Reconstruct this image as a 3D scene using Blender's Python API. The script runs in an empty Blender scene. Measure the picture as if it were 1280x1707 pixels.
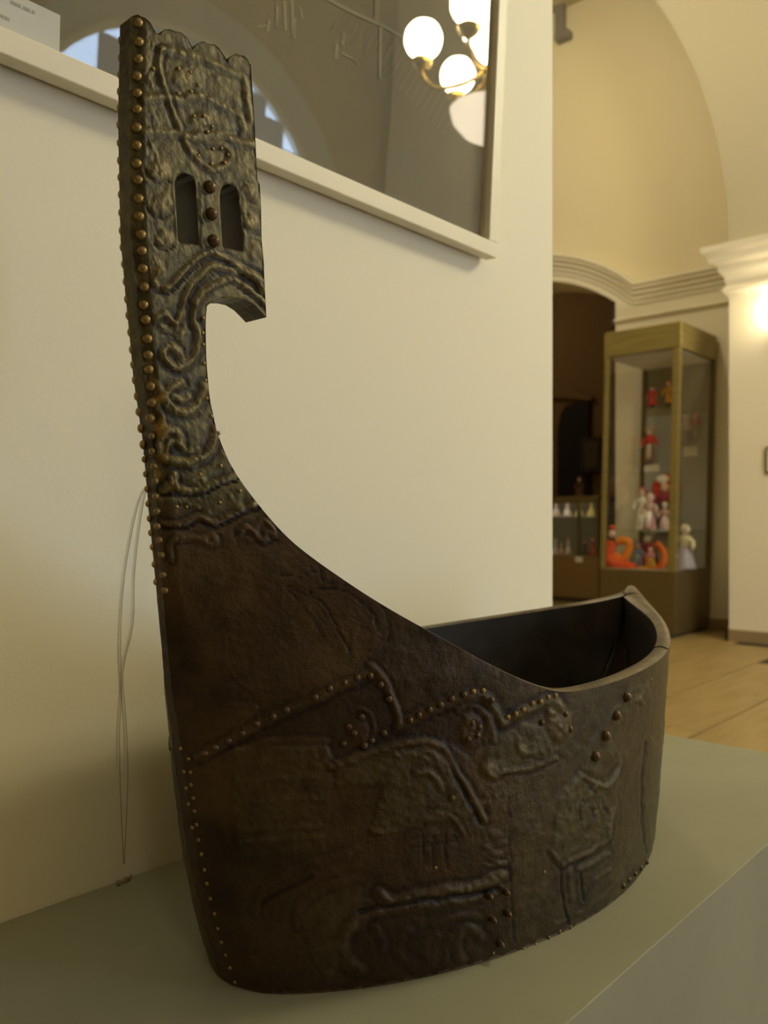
import bpy, bmesh, math, random
import numpy as np
from mathutils import Vector, Matrix
from mathutils.geometry import delaunay_2d_cdt
random.seed(7); np.random.seed(7)
SC = bpy.context.scene
COL = SC.collection

# ------------------------------------------------------------------ camera, world, exposure
CH = 0.88                      # lens height above the floor
YAW = math.radians(42.0)       # the lens looks 42 degrees left of the world X axis (the partition runs along X)
FPX, CX, HY = 1380.0, 640.0, 868.0
CF, SF = math.cos(YAW), math.sin(YAW)
cam = bpy.data.cameras.new('camera'); co = bpy.data.objects.new('camera', cam); COL.objects.link(co)
co.location = (0, 0, CH); co.rotation_euler = (math.radians(90), 0, YAW - math.radians(90))
cam.sensor_fit = 'VERTICAL'; cam.sensor_height = 36.0; cam.sensor_width = 27.0
cam.lens = FPX / 1707 * 36.0
cam.shift_y = (HY - 853.5) / 1707.0
cam.clip_start = 0.02; cam.clip_end = 60
cam.dof.use_dof = True; cam.dof.focus_distance = 0.70; cam.dof.aperture_fstop = 7.5
SC.camera = co
SC.view_settings.view_transform = 'Standard'; SC.view_settings.look = 'None'
SC.view_settings.gamma = 1.0; SC.view_settings.use_curve_mapping = False
SC.view_settings.exposure = 0.92
world = bpy.data.worlds.new('world'); SC.world = world; world.use_nodes = True
world.node_tree.nodes['Background'].inputs[0].default_value = (0.30, 0.26, 0.18, 1)
world.node_tree.nodes['Background'].inputs[1].default_value = 0.3
GLOBE = 46.0                   # strength of the chandelier globes


def lamp(name, loc, power, color, size):
    l = bpy.data.lights.new(name, 'POINT'); l.energy = power; l.color = color; l.shadow_soft_size = size
    o = bpy.data.objects.new(name, l); o.location = loc; COL.objects.link(o); return o


def pray(px, py):
    """direction of the line of sight through a photograph pixel, per metre of forward depth"""
    a = (px - CX) / FPX; b = (HY - py) / FPX
    return Vector((CF + a * SF, SF - a * CF, b))


def at_x(px, py, X):
    d = pray(px, py); return Vector((0, 0, CH)) + d * (X / d.x)


def at_y(px, py, Y):
    d = pray(px, py); return Vector((0, 0, CH)) + d * (Y / d.y)


# ------------------------------------------------------------------ materials
def new_mat(name):
    m = bpy.data.materials.new(name); m.use_nodes = True
    nt = m.node_tree; nt.nodes.clear()
    out = nt.nodes.new('ShaderNodeOutputMaterial')
    return m, nt, out


def mat(name, col, rough=0.6, metal=0.0, noise=0.0, scale=20.0, bump=0.0, bscale=None, stretch=None, col2=None, spec=0.5):
    m, nt, out = new_mat(name)
    p = nt.nodes.new('ShaderNodeBsdfPrincipled'); nt.links.new(p.outputs[0], out.inputs[0])
    p.inputs['Base Color'].default_value = (*col, 1); p.inputs['Roughness'].default_value = rough
    p.inputs['Metallic'].default_value = metal; p.inputs['Specular IOR Level'].default_value = spec
    tc = nt.nodes.new('ShaderNodeTexCoord'); mp = nt.nodes.new('ShaderNodeMapping')
    nt.links.new(tc.outputs['Object'], mp.inputs[0])
    if stretch: mp.inputs['Scale'].default_value = stretch
    if noise or col2:
        n = nt.nodes.new('ShaderNodeTexNoise'); n.inputs['Scale'].default_value = scale; n.inputs['Detail'].default_value = 5
        nt.links.new(mp.outputs[0], n.inputs['Vector'])
        r = nt.nodes.new('ShaderNodeValToRGB'); nt.links.new(n.outputs[0], r.inputs[0])
        c2 = col2 or tuple(min(1, c * (1 + noise)) for c in col)
        c1 = col if col2 else tuple(c * (1 - noise) for c in col)
        r.color_ramp.elements[0].position = .35; r.color_ramp.elements[1].position = .65
        r.color_ramp.elements[0].color = (*c1, 1); r.color_ramp.elements[1].color = (*c2, 1)
        nt.links.new(r.outputs[0], p.inputs['Base Color'])
    if bump:
        n2 = nt.nodes.new('ShaderNodeTexNoise'); n2.inputs['Scale'].default_value = bscale or scale * 4
        n2.inputs['Detail'].default_value = 4; nt.links.new(mp.outputs[0], n2.inputs['Vector'])
        b = nt.nodes.new('ShaderNodeBump'); b.inputs['Strength'].default_value = bump; b.inputs['Distance'].default_value = .004
        nt.links.new(n2.outputs[0], b.inputs['Height']); nt.links.new(b.outputs[0], p.inputs['Normal'])
    return m


def emis(name, col, s):
    m, nt, out = new_mat(name)
    e = nt.nodes.new('ShaderNodeEmission'); e.inputs[0].default_value = (*col, 1); e.inputs[1].default_value = s
    nt.links.new(e.outputs[0], out.inputs[0]); return m


def glass(name, ior=1.5, tint=(1, 1, 1), rough=0.0):
    m, nt, out = new_mat(name)
    t = nt.nodes.new('ShaderNodeBsdfTransparent'); t.inputs[0].default_value = (*tint, 1)
    g = nt.nodes.new('ShaderNodeBsdfGlossy'); g.inputs['Roughness'].default_value = rough
    f = nt.nodes.new('ShaderNodeFresnel'); f.inputs[0].default_value = ior
    mx = nt.nodes.new('ShaderNodeMixShader')
    ge = nt.nodes.new('ShaderNodeNewGeometry'); iv = nt.nodes.new('ShaderNodeMapRange')   # thin pane: the same reflectance on both faces
    iv.inputs[3].default_value = ior; iv.inputs[4].default_value = 1 / ior
    nt.links.new(ge.outputs['Backfacing'], iv.inputs[0]); nt.links.new(iv.outputs[0], f.inputs[0])
    nt.links.new(f.outputs[0], mx.inputs[0]); nt.links.new(t.outputs[0], mx.inputs[1]); nt.links.new(g.outputs[0], mx.inputs[2])
    nt.links.new(mx.outputs[0], out.inputs[0]); return m


def bronze(name):
    """patinated bronze: colour driven by the cast relief (point attribute 'relief') and by patina zones ('patina')"""
    m, nt, out = new_mat(name)
    N = nt.nodes.new; L = nt.links.new
    p = N('ShaderNodeBsdfPrincipled'); L(p.outputs[0], out.inputs[0])
    p.inputs['Metallic'].default_value = 0.5; p.inputs['Specular IOR Level'].default_value = 0.45
    tc = N('ShaderNodeTexCoord')
    n1 = N('ShaderNodeTexNoise'); n1.inputs['Scale'].default_value = 11; n1.inputs['Detail'].default_value = 7; n1.inputs['Roughness'].default_value = .65
    n2 = N('ShaderNodeTexNoise'); n2.inputs['Scale'].default_value = 90; n2.inputs['Detail'].default_value = 6
    L(tc.outputs['Object'], n1.inputs['Vector']); L(tc.outputs['Object'], n2.inputs['Vector'])
    base = N('ShaderNodeValToRGB'); L(n1.outputs[0], base.inputs[0])
    e = base.color_ramp.elements
    e[0].position = .30; e[0].color = (0.017, 0.010, 0.005, 1)
    e[1].position = .72; e[1].color = (0.088, 0.045, 0.016, 1)
    verd = N('ShaderNodeValToRGB'); L(n2.outputs[0], verd.inputs[0])
    e = verd.color_ramp.elements
    e[0].position = .32; e[0].color = (0.034, 0.026, 0.010, 1)
    e[1].position = .70; e[1].color = (0.105, 0.088, 0.034, 1)
    ap = N('ShaderNodeAttribute'); ap.attribute_name = 'patina'
    ad = N('ShaderNodeMath'); ad.operation = 'MULTIPLY_ADD'; L(n1.outputs[0], ad.inputs[0]); ad.inputs[1].default_value = .9; ad.inputs[2].default_value = -.45
    a2 = N('ShaderNodeMath'); a2.operation = 'ADD'; a2.use_clamp = True; L(ap.outputs['Fac'], a2.inputs[0]); L(ad.outputs[0], a2.inputs[1])
    mx = N('ShaderNodeMixRGB'); L(a2.outputs[0], mx.inputs[0]); L(base.outputs[0], mx.inputs[1]); L(verd.outputs[0], mx.inputs[2])
    ar = N('ShaderNodeAttribute'); ar.attribute_name = 'relief'
    rm = N('ShaderNodeMapRange'); rm.inputs[1].default_value = .25; rm.inputs[2].default_value = 1.6
    rm.inputs[3].default_value = 0; rm.inputs[4].default_value = .55; L(ar.outputs['Fac'], rm.inputs[0])
    m2 = N('ShaderNodeMixRGB'); m2.inputs[2].default_value = (0.165, 0.130, 0.060, 1)
    L(rm.outputs[0], m2.inputs[0]); L(mx.outputs[0], m2.inputs[1])
    rg = N('ShaderNodeMapRange'); rg.inputs[1].default_value = -.6; rg.inputs[2].default_value = -.04; rg.inputs[3].default_value = .92; rg.inputs[4].default_value = 0
    L(ar.outputs['Fac'], rg.inputs[0])
    m3 = N('ShaderNodeMixRGB'); m3.inputs[2].default_value = (0.012, 0.008, 0.005, 1)
    L(rg.outputs[0], m3.inputs[0]); L(m2.outputs[0], m3.inputs[1])
    # worn bright brass near the stem
    ab = N('ShaderNodeAttribute'); ab.attribute_name = 'brass'
    wv = N('ShaderNodeMath'); wv.operation = 'MULTIPLY'; L(ab.outputs['Fac'], wv.inputs[0]); L(n2.outputs[0], wv.inputs[1])
    wr = N('ShaderNodeMapRange'); wr.inputs[1].default_value = .60; wr.inputs[2].default_value = .85; wr.inputs[4].default_value = .8; L(wv.outputs[0], wr.inputs[0])
    m4 = N('ShaderNodeMixRGB'); m4.inputs[2].default_value = (0.30, 0.18, 0.04, 1); L(wr.outputs[0], m4.inputs[0]); L(m3.outputs[0], m4.inputs[1])
    L(m4.outputs[0], p.inputs['Base Color'])
    rr = N('ShaderNodeMapRange'); rr.inputs[3].default_value = .34; rr.inputs[4].default_value = .62; L(n2.outputs[0], rr.inputs[0]); L(rr.outputs[0], p.inputs['Roughness'])
    b = N('ShaderNodeBump'); b.inputs['Strength'].default_value = .35; b.inputs['Distance'].default_value = .0012
    n3 = N('ShaderNodeTexNoise'); n3.inputs['Scale'].default_value = 240; n3.inputs['Detail'].default_value = 3; L(tc.outputs['Object'], n3.inputs['Vector'])
    L(n3.outputs[0], b.inputs['Height'])
    n4 = N('ShaderNodeTexNoise'); n4.inputs['Scale'].default_value = 75; n4.inputs['Detail'].default_value = 6; n4.inputs['Roughness'].default_value = .6; L(tc.outputs['Object'], n4.inputs['Vector'])
    b2 = N('ShaderNodeBump'); b2.inputs['Strength'].default_value = .55; b2.inputs['Distance'].default_value = .0028
    L(n4.outputs[0], b2.inputs['Height']); L(b.outputs[0], b2.inputs['Normal']); L(b2.outputs[0], p.inputs['Normal'])
    return m


M = {}
M['wall'] = mat('painted_wall', (0.80, 0.76, 0.62), .75, bump=.05, bscale=160)
M['warmwall'] = mat('warm_plaster', (0.80, 0.71, 0.50), .8, bump=.05, bscale=40)
M['whitewall'] = mat('white_plaster', (0.84, 0.78, 0.64), .75)
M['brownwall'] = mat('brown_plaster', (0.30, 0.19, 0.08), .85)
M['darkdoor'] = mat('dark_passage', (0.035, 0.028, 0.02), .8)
M['ceil'] = mat('ceiling_plaster', (0.55, 0.47, 0.30), .85)
M['plinth'] = mat('plinth_grey_paint', (0.255, 0.255, 0.185), .62, noise=.05, scale=6, bump=.03, bscale=200)
M['skirt'] = mat('skirting_tan', (0.33, 0.23, 0.12), .6)
M['plank'] = mat('floor_plank_wood', (0.29, 0.20, 0.075), .45, scale=3, stretch=(1, 7, 1), col2=(0.36, 0.26, 0.11), spec=.4)
M['seam'] = mat('floor_joint', (0.05, 0.035, 0.02), .9)
M['bronze'] = bronze('patinated_bronze')
M['rim'] = mat('worn_rim', (0.105, 0.080, 0.045), .42, .35, noise=.35, scale=30, bump=.2, bscale=150)
M['inner'] = mat('dark_inside', (0.026, 0.020, 0.015), .45, .2, noise=.4, scale=25)
M['brass'] = mat('rivet_brass', (0.26, 0.18, 0.065), .38, .6, noise=.35, scale=60)
M['stud'] = mat('rivet_dark_bronze', (0.10, 0.060, 0.026), .36, .5, noise=.35, scale=60)
M['frame'] = mat('cream_frame_paint', (0.80, 0.75, 0.60), .5)
M['print'] = mat('print_dark_olive', (0.095, 0.077, 0.040), .7, scale=2.2, col2=(0.135, 0.108, 0.057))
M['printlight'] = mat('print_pale_strokes', (0.185, 0.165, 0.105), .7)
M['printmid'] = mat('print_mid_strokes', (0.145, 0.122, 0.070), .7)
M['glass'] = glass('picture_glass', 1.55)
M['vglass'] = glass('vitrine_glass', 1.42, (.96, .96, .95))
M['edge'] = mat('glass_shelf_edge', (0.45, 0.62, 0.50), .2)
M['shelf'] = glass('shelf_glass', 1.5, (.80, .88, .82))
M['gold'] = mat('brushed_gold_metal', (0.30, 0.235, 0.075), .42, .45, noise=.12, scale=4, stretch=(1, 1, 8))
M['golddark'] = mat('dark_gold_metal', (0.15, 0.105, 0.04), .35, .4)
M['greypanel'] = mat('grey_back_panel', (0.42, 0.43, 0.43), .8)
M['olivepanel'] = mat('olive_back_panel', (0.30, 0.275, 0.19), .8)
M['white'] = mat('white_card', (0.88, 0.86, 0.80), .7)
M['casefloor'] = mat('case_floor_board', (0.50, 0.45, 0.34), .7)
M['ink'] = mat('grey_ink', (0.35, 0.34, 0.32), .8)
M['shadebowl'] = emis('glowing_alabaster_bowl', (1.0, 0.84, 0.60), 3.6)
M['globe'] = emis('lit_opal_globe', (1.0, 0.90, 0.58), GLOBE)
M['sconce'] = emis('lit_sconce_globe', (1.0, 0.84, 0.52), 30)
M['chbrass'] = mat('chandelier_brass', (0.62, 0.43, 0.12), .25, .9)
M['daylight'] = emis('daylight_pane', (0.55, 0.74, 1.0), 5.0)
M['curtainlit'] = emis('backlit_curtain', (0.80, 0.84, 0.72), .45)
M['curtain'] = mat('window_reveal', (0.62, 0.66, 0.62), .8)
M['windowframe'] = mat('window_frame_paint', (0.86, 0.84, 0.74), .5)
M['thread'] = mat('grey_thread', (0.22, 0.20, 0.15), .8)
M['darkfit'] = mat('dark_fitting', (0.06, 0.05, 0.035), .6)
M['greyfit'] = mat('grey_fitting', (0.22, 0.20, 0.18), .6)
_cc = {}
def cm(c, r=.85):
    k = tuple(round(x, 3) for x in c)
    if k not in _cc: _cc[k] = mat('cloth_%d' % len(_cc), k, r, noise=.12, scale=60)
    return _cc[k]


# ------------------------------------------------------------------ mesh helpers
def obj(name, bm, m, parent=None, smooth=False, loc=None):
    me = bpy.data.meshes.new(name)
    if isinstance(bm, bmesh.types.BMesh):
        bmesh.ops.recalc_face_normals(bm, faces=bm.faces); bm.to_mesh(me); bm.free()
    else:
        me.from_pydata(bm[0], [], bm[1]); me.update()
    if m: me.materials.append(m)
    if smooth: me.polygons.foreach_set('use_smooth', [True] * len(me.polygons))
    o = bpy.data.objects.new(name, me); COL.objects.link(o)
    if parent: o.parent = parent
    if loc: o.location = loc
    return o


def tag(o, label=None, cat=None, group=None, kind=None):
    if label: o['label'] = label
    if cat: o['category'] = cat
    if group: o['group'] = group
    if kind: o['kind'] = kind
    return o


def thing(name, label, cat, loc=(0, 0, 0), group=None):
    o = bpy.data.objects.new(name, None); o.empty_display_size = .05; COL.objects.link(o); o.location = loc
    return tag(o, label, cat, group)


def B(): return bmesh.new()


def box(bm, x0, x1, y0, y1, z0, z1, bev=0.0, off=(0, 0, 0)):
    vs = [bm.verts.new((x - off[0], y - off[1], z - off[2])) for x in (x0, x1) for y in (y0, y1) for z in (z0, z1)]
    fs = [(0, 1, 3, 2), (4, 6, 7, 5), (0, 4, 5, 1), (2, 3, 7, 6), (0, 2, 6, 4), (1, 5, 7, 3)]
    fc = [bm.faces.new([vs[i] for i in f]) for f in fs]
    if bev:
        es = list({e for f in fc for e in f.edges})
        bmesh.ops.bevel(bm, geom=es, offset=bev, segments=2, profile=.5, affect='EDGES')
    return bm


def lathe(bm, prof, seg=20, c=(0, 0, 0), sx=1, sy=1):
    rings = []
    for r, z in prof:
        rings.append([bm.verts.new((c[0] + sx * max(r, 1e-5) * math.cos(2 * math.pi * i / seg), c[1] + sy * max(r, 1e-5) * math.sin(2 * math.pi * i / seg), c[2] + z)) for i in range(seg)])
    for a, b in zip(rings, rings[1:]):
        for i in range(seg):
            j = (i + 1) % seg
            bm.faces.new((a[i], a[j], b[j], b[i]))
    bm.faces.new(rings[0][::-1]); bm.faces.new(rings[-1])
    return bm


def ball(bm, c, r, seg=16, sz=(1, 1, 1)):
    n = seg // 2
    prof = [(r * math.sin(math.pi * k / n), -r * sz[2] * math.cos(math.pi * k / n)) for k in range(n + 1)]
    prof[0] = (r * .02, prof[0][1]); prof[-1] = (r * .02, prof[-1][1])
    return lathe(bm, prof, seg, c, sz[0], sz[1])


def tube(bm, pts, rad, seg=8):
    pts = [Vector(p) for p in pts]
    rs = rad if isinstance(rad, (list, tuple)) else [rad] * len(pts)
    if len(rs) != len(pts): rs = list(np.interp(np.linspace(0, 1, len(pts)), np.linspace(0, 1, len(rs)), rs))
    rings = []; up = Vector((.13, .21, 1)).normalized()
    for i, p in enumerate(pts):
        d = (pts[min(i + 1, len(pts) - 1)] - pts[max(i - 1, 0)]).normalized()
        x = d.cross(up)
        if x.length < 1e-3: x = d.cross(Vector((1, 0, 0)))
        x.normalize(); y = d.cross(x)
        rings.append([bm.verts.new(p + (x * math.cos(2 * math.pi * k / seg) + y * math.sin(2 * math.pi * k / seg)) * rs[i]) for k in range(seg)])
    for a, b in zip(rings, rings[1:]):
        for i in range(seg):
            j = (i + 1) % seg; bm.faces.new((a[i], a[j], b[j], b[i]))
    bm.faces.new(rings[0][::-1]); bm.faces.new(rings[-1])
    return bm


def smoothpath(pts, n=4):
    out = []
    P = [Vector(p) for p in pts]
    for i in range(len(P) - 1):
        p0, p1, p2, p3 = P[max(i - 1, 0)], P[i], P[i + 1], P[min(i + 2, len(P) - 1)]
        for k in range(n):
            t = k / n
            out.append(.5 * ((2 * p1) + (-p0 + p2) * t + (2 * p0 - 5 * p1 + 4 * p2 - p3) * t * t + (-p0 + 3 * p1 - 3 * p2 + p3) * t ** 3))
    out.append(P[-1]); return out


def prism_x(bm, poly, x0, x1):
    """closed polygon of (y, z) extruded between two X planes"""
    a = [bm.verts.new((x0, y, z)) for y, z in poly]; b = [bm.verts.new((x1, y, z)) for y, z in poly]
    n = len(poly)
    bm.faces.new(a); bm.faces.new(b[::-1])
    for i in range(n): bm.faces.new((a[i], b[i], b[(i + 1) % n], a[(i + 1) % n]))
    return bm


def struct(name, bm, m, label=None):
    o = obj(name, bm, m); return tag(o, label, None, None, 'structure')


# ================================================================== THE SETTING
YW = 0.793                      # face of the partition the picture hangs on
XE = 1.346                      # its free end
XB, XP = 6.78, 6.21             # back wall, front of the pier
HC = 5.6
struct('wall_partition', box(B(), -1.6, XE, YW, YW + .12, 0, 2.7), M['wall'], 'cream painted partition panel behind the bronze gondola')

# floor: sub-floor and planks that run away from the lens
struct('floor', box(B(), -5.3, 12.2, -5.4, 9.8, -.06, -.004), M['seam'], 'wooden plank floor')
fl = bpy.data.objects['floor']
plank_meshes = []
for L_ in (1.9,):
    me_o = obj('plank', box(B(), 0, L_ - .006, 0, .380, -.02, 0, .002), M['plank'], fl)
    plank_meshes.append(me_o.data)
    me_o.location = (1.5, 1.327 - .39 * 1 + .002, 0)
first = True
for row in range(-1, 16):
    y0 = 1.327 + .39 * row +   .004
    offs = [0.55, 0.0, 1.2, .4, 1.5, .8, .2, 1.3, .6, 1.0][(row + 1) % 10]
    for k in range(0, 5):
        x0 = 1.55 - offs + k * 1.9
        if x0 > 6.2 and y0 < 1.9: continue
        if y0 < 2.5 and x0 + 1.9 > 6.9: continue
        if first:
            me_o.location = (x0, y0, 0); first = False; continue
        o = me_o.copy(); COL.objects.link(o); o.parent = fl; o.location = (x0, y0, 0)
# the rest of the floor (not in view): plain boards
struct('floor_rest', box(B(), -5.2, 11.9, -5.3, 0.93, -.02, 0), M['plank'], 'plank floor outside the view')
struct('ceiling', box(B(), -5.3, 12.2, -5.4, 9.8, HC, HC + .1), M['ceil'], 'plaster ceiling')
struct('wall_rear', box(B(), -5.3, -5.2, -5.4, 9.8, 0, HC), M['ceil'], 'plaster wall behind the viewer')
struct('wall_far_side', box(B(), -5.2, XB, 7.6, 7.7, 0, HC), M['warmwall'], 'warm plaster wall hidden behind the partition')

# window wall opposite the picture (seen only as a reflection in the picture glass)
YO = -4.75
WXc, WZc, WR = 4.33, 2.93, 1.66
wall_poly = []
def arc_pts(c, z, r, a0, a1, n): return [(c + r * math.cos(a0 + (a1 - a0) * i / n), z + r * math.sin(a0 + (a1 - a0) * i / n)) for i in range(n + 1)]
def prism_y(bm, poly, y0, y1):
    a = [bm.verts.new((x, y0, z)) for x, z in poly]; b = [bm.verts.new((x, y1, z)) for x, z in poly]
    n = len(poly); bm.faces.new(a); bm.faces.new(b[::-1])
    for i in range(n): bm.faces.new((a[i], b[i], b[(i + 1) % n], a[(i + 1) % n]))
    return bm
ro = WR + .24
poly = [(-5.2, HC), (-5.2, 0), (WXc - ro, 0)] + arc_pts(WXc, WZc, ro, math.pi, 0, 28) + [(WXc + ro, 0), (XB, 0), (XB, HC)]
struct('wall_window_side', prism_y(B(), poly, YO - .05, YO), M['ceil'], 'plaster wall with a tall arched window recess')
rev = [(WXc - ro, 0)] + arc_pts(WXc, WZc, ro, math.pi, 0, 28) + [(WXc + ro, 0)]
bm = B()
i1 = [(WXc - WR, 0)] + arc_pts(WXc, WZc, WR, math.pi, 0, 28) + [(WXc + WR, 0)]
va = [bm.verts.new((x, YO - 0.020, z)) for x, z in rev]; vb = [bm.verts.new((x, YO - 0.170, z)) for x, z in i1]
for k in range(len(va) - 1): bm.faces.new((va[k], va[k + 1], vb[k + 1], vb[k]))
struct('trim_1', bm, M['curtain'], 'splayed reveal of the arched window')
win = tag(obj('window_1', prism_y(B(), i1, YO - 0.220, YO - 0.200), M['daylight']), 'arched window with daylight behind', kind='structure')
wf = B()
inn = [(x, z) for x, z in i1]; r2 = WR - .06
in2 = [(WXc - r2, 0.1)] + arc_pts(WXc, WZc, r2, math.pi, 0, 28) + [(WXc + r2, 0.1)]
A = [wf.verts.new((x, YO - 0.120, z)) for x, z in inn]; C_ = [wf.verts.new((x, YO - 0.120, z)) for x, z in in2]
A2 = [wf.verts.new((x, YO - 0.190, z)) for x, z in inn]; C2 = [wf.verts.new((x, YO - 0.190, z)) for x, z in in2]
for k in range(len(A) - 1):
    wf.faces.new((A[k], A[k + 1], C_[k + 1], C_[k])); wf.faces.new((C_[k], C_[k + 1], C2[k + 1], C2[k])); wf.faces.new((A[k], A[k + 1], A2[k + 1], A2[k]))
obj('window_frame', wf, M['windowframe'], win)
for dx in (-.80, -.56, -.32, -.08, .16, .40, .64, .88, 1.12, 1.36):
    obj('curtain_fold', box(B(), WXc + dx - .12, WXc + dx + .125, YO - 0.185, YO - 0.120 - .02 * random.random(), .2, WZc + math.sqrt(max(r2 * r2 - (abs(dx) + .12) ** 2, .05))), M['curtainlit'], win)
for z in (1.2, 2.3, 3.3):
    ww = r2 if z < WZc else math.sqrt(r2 * r2 - (z - WZc) ** 2)
    obj('glazing_bar', box(B(), WXc - ww, WXc + ww, YO - 0.170, YO - 0.130, z - .03, z + .03), M['windowframe'], win)

# back wall with the arched opening
oc, oz, oR, ohs = 4.35, 1.564, 1.586, 0.994
a0 = math.asin(ohs / oR)
arc = [(oc + oR * math.sin(t), oz + oR * math.cos(t)) for t in [-a0 + 2 * a0 * i / 20 for i in range(21)]]
poly = [(1.2, 0), (oc - ohs, 0)] + arc + [(oc + ohs, 0), (7.6, 0), (7.6, HC), (1.2, HC)]
WT = .5
bm = prism_x(B(), poly, XB, XB + WT)
struct('wall_back', bm, M['warmwall'], 'warm cream wall with arched opening behind the glass case')
# white band below the cornice and jamb facing: thin white coat proud of the wall
poly = [(2.0, 0), (oc - ohs + .001, 0)] + arc + [(oc + ohs - .001, 0), (7.6, 0), (7.6, 2.83)]
top = [(oc + (oR + .15) * math.sin(t), oz + (oR + .15) * math.cos(t)) for t in [-.749 + 1.498 * i / 20 for i in range(21)]]
poly = poly + top[::-1] + [(2.0, 2.83)]
struct('wall_back_facing', prism_x(B(), poly, XB - .012, XB - .0005), M['whitewall'], 'white plaster facing below the cornice')

# cornice: profile swept along the wall, then up over the arch
def sweep_yz(path, prof, xwall):
    """path: list of (y,z,ny,nz); prof: list of (out, q) closed"""
    bm = B(); rings = []
    for y, z, ny, nz in path:
        rings.append([bm.verts.new((xwall - o_, y + ny * q, z + nz * q)) for o_, q in prof])
    n = len(prof)
    for a, b in zip(rings, rings[1:]):
        for i in range(n): bm.faces.new((a[i], a[(i + 1) % n], b[(i + 1) % n], b[i]))
    bm.faces.new(rings[0]); bm.faces.new(rings[-1][::-1]); return bm
prof = [(0, .085), (.10, .085), (.10, .062), (.085, .055), (.078, .028), (.055, .020), (.055, -.008), (.035, -.016), (.028, -.05), (.012, -.055), (.012, -.085), (0, -.085)]
path = [(2.0, 2.83, 0, 1), (2.6, 2.83, 0, 1)]
cr = oR + .145
tb = math.acos((2.83 - oz) / cr)
path.append((oc - cr * math.sin(tb), 2.83, -.28, 1.0))
for i in range(1, 15):
    t = -tb + tb * 2 * i / 14; path.append((oc + cr * math.sin(t), oz + cr * math.cos(t), math.sin(t), math.cos(t)))
path[3:] = path[3:-1] + [(oc + cr * math.sin(tb), 2.83, .28, 1.0), (7.6, 2.83, 0, 1)]
struct('trim_2', sweep_yz(path, prof, XB - .012), M['whitewall'], 'white cornice moulding that arches over the opening')
prof2 = [(0, .02), (.03, .02), (.035, .0), (.02, -.012), (0, -.03)]
struct('trim_3', sweep_yz([(2.0, 2.625, 0, 1), (oc - ohs, 2.625, 0, 1)], prof2, XB - .012), M['whitewall'], 'thin moulding below the cornice')
struct('baseboard_back', box(B(), XB - .035, XB - .0, 2.0, oc - ohs, 0, .09), M['skirt'], 'tan skirting of the back wall')
# soffit/jamb capitals of the opening
struct('trim_4', prism_x(B(), [(oc - ohs + .004, 2.62), (oc - ohs + .075, 2.60), (oc - ohs + .05, 2.72), (oc - ohs + .055, 2.80), (oc - ohs + .004, 2.86)], XB + .03, XB + .17), M['darkfit'], 'dark fitting at the spring of the arched opening')

# pier with capital and the big arch that springs from it
PY = 2.184
struct('wall_pier', box(B(), XP, XB + .2, .2, PY, 0, 2.9), M['whitewall'], 'white pier to the right of the glass case')
ringz = [(2.50, 0), (2.535, .012), (2.55, .035), (2.575, .04), (2.60, .015), (2.67, .03), (2.70, .055), (2.74, .065), (2.765, .105), (2.81, .12), (2.835, .15), (2.875, .155), (2.885, .0)]
bm = B(); rings = []
for z, e in ringz:
    rings.append([bm.verts.new(v) for v in ((XP - e, .1, z), (XP - e, PY + e, z), (XB + .1, PY + e, z), (XB + .1, .1, z))])
for a, b in zip(rings, rings[1:]):
    for i in range(4): bm.faces.new((a[i], a[(i + 1) % 4], b[(i + 1) % 4], b[i]))
bm.faces.new(rings[0]); bm.faces.new(rings[-1][::-1])
struct('trim_5', bm, M['whitewall'], 'stepped white capital on the pier')
AR = 4.05
arcp = [(PY + AR - AR * math.cos(t), 2.88 + AR * math.sin(t)) for t in [i * math.pi / 40 for i in range(21)]]
arcp = [p for p in arcp if p[1] < HC]
poly = [(-4.3, 2.88)] + arcp + [(arcp[-1][0] + .4, HC), (-4.3, HC)]
struct('wall_arch', prism_x(B(), poly, XP, XP + .5), mat('beige_arch_plaster', (0.50, 0.45, 0.33), .8), 'wall above the pier with the edge of a great arch')
struct('wall_right', box(B(), XP, XP + .4, -4.3, .2, 0, 2.88), M['whitewall'], 'wall to the right of the pier')
bm = B()
for z0, z1, e in ((0, .085, .02), ):
    box(bm, XP - e, XP, .2, PY + e, z0, z1); box(bm, XP - e, XB, PY, PY + e, z0, z1)
struct('baseboard_pier', bm, M['skirt'], 'tan skirting of the pier')

# dim second room beyond the arched opening
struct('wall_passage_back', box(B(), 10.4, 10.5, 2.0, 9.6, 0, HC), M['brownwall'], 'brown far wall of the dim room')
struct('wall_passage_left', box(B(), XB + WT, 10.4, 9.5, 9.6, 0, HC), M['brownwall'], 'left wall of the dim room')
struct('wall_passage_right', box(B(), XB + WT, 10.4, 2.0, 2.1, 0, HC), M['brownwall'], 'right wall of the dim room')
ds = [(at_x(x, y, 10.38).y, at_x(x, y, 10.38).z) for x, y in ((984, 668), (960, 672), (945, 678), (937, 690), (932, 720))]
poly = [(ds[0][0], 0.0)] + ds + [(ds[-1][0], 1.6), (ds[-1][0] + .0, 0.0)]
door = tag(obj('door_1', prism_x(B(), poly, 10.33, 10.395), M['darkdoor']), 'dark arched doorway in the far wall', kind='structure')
p1 = at_x(905, 650, 10.38); p2 = at_x(990, 665, 10.38)
struct('trim_6', prism_x(B(), [(p2.y, p2.z - .03), (p2.y, p2.z + .02), (at_x(960, 655, 10.38).y, at_x(960, 655, 10.38).z + .05), (p1.y + .4, p1.z + .1), (p1.y + .4, p1.z - .05), (at_x(960, 665, 10.38).y, at_x(960, 665, 10.38).z)], 10.30, 10.399), M['brownwall'], 'moulding over the dark doorway')

# ================================================================== PLINTH
struct_pl = tag(obj('display_plinth', box(B(), -1.1, 1.43, .316, YW - .001, 0, .50, .0008), M['plinth']),
                'long grey-green painted display plinth under the bronze gondola', 'plinth')

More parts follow.
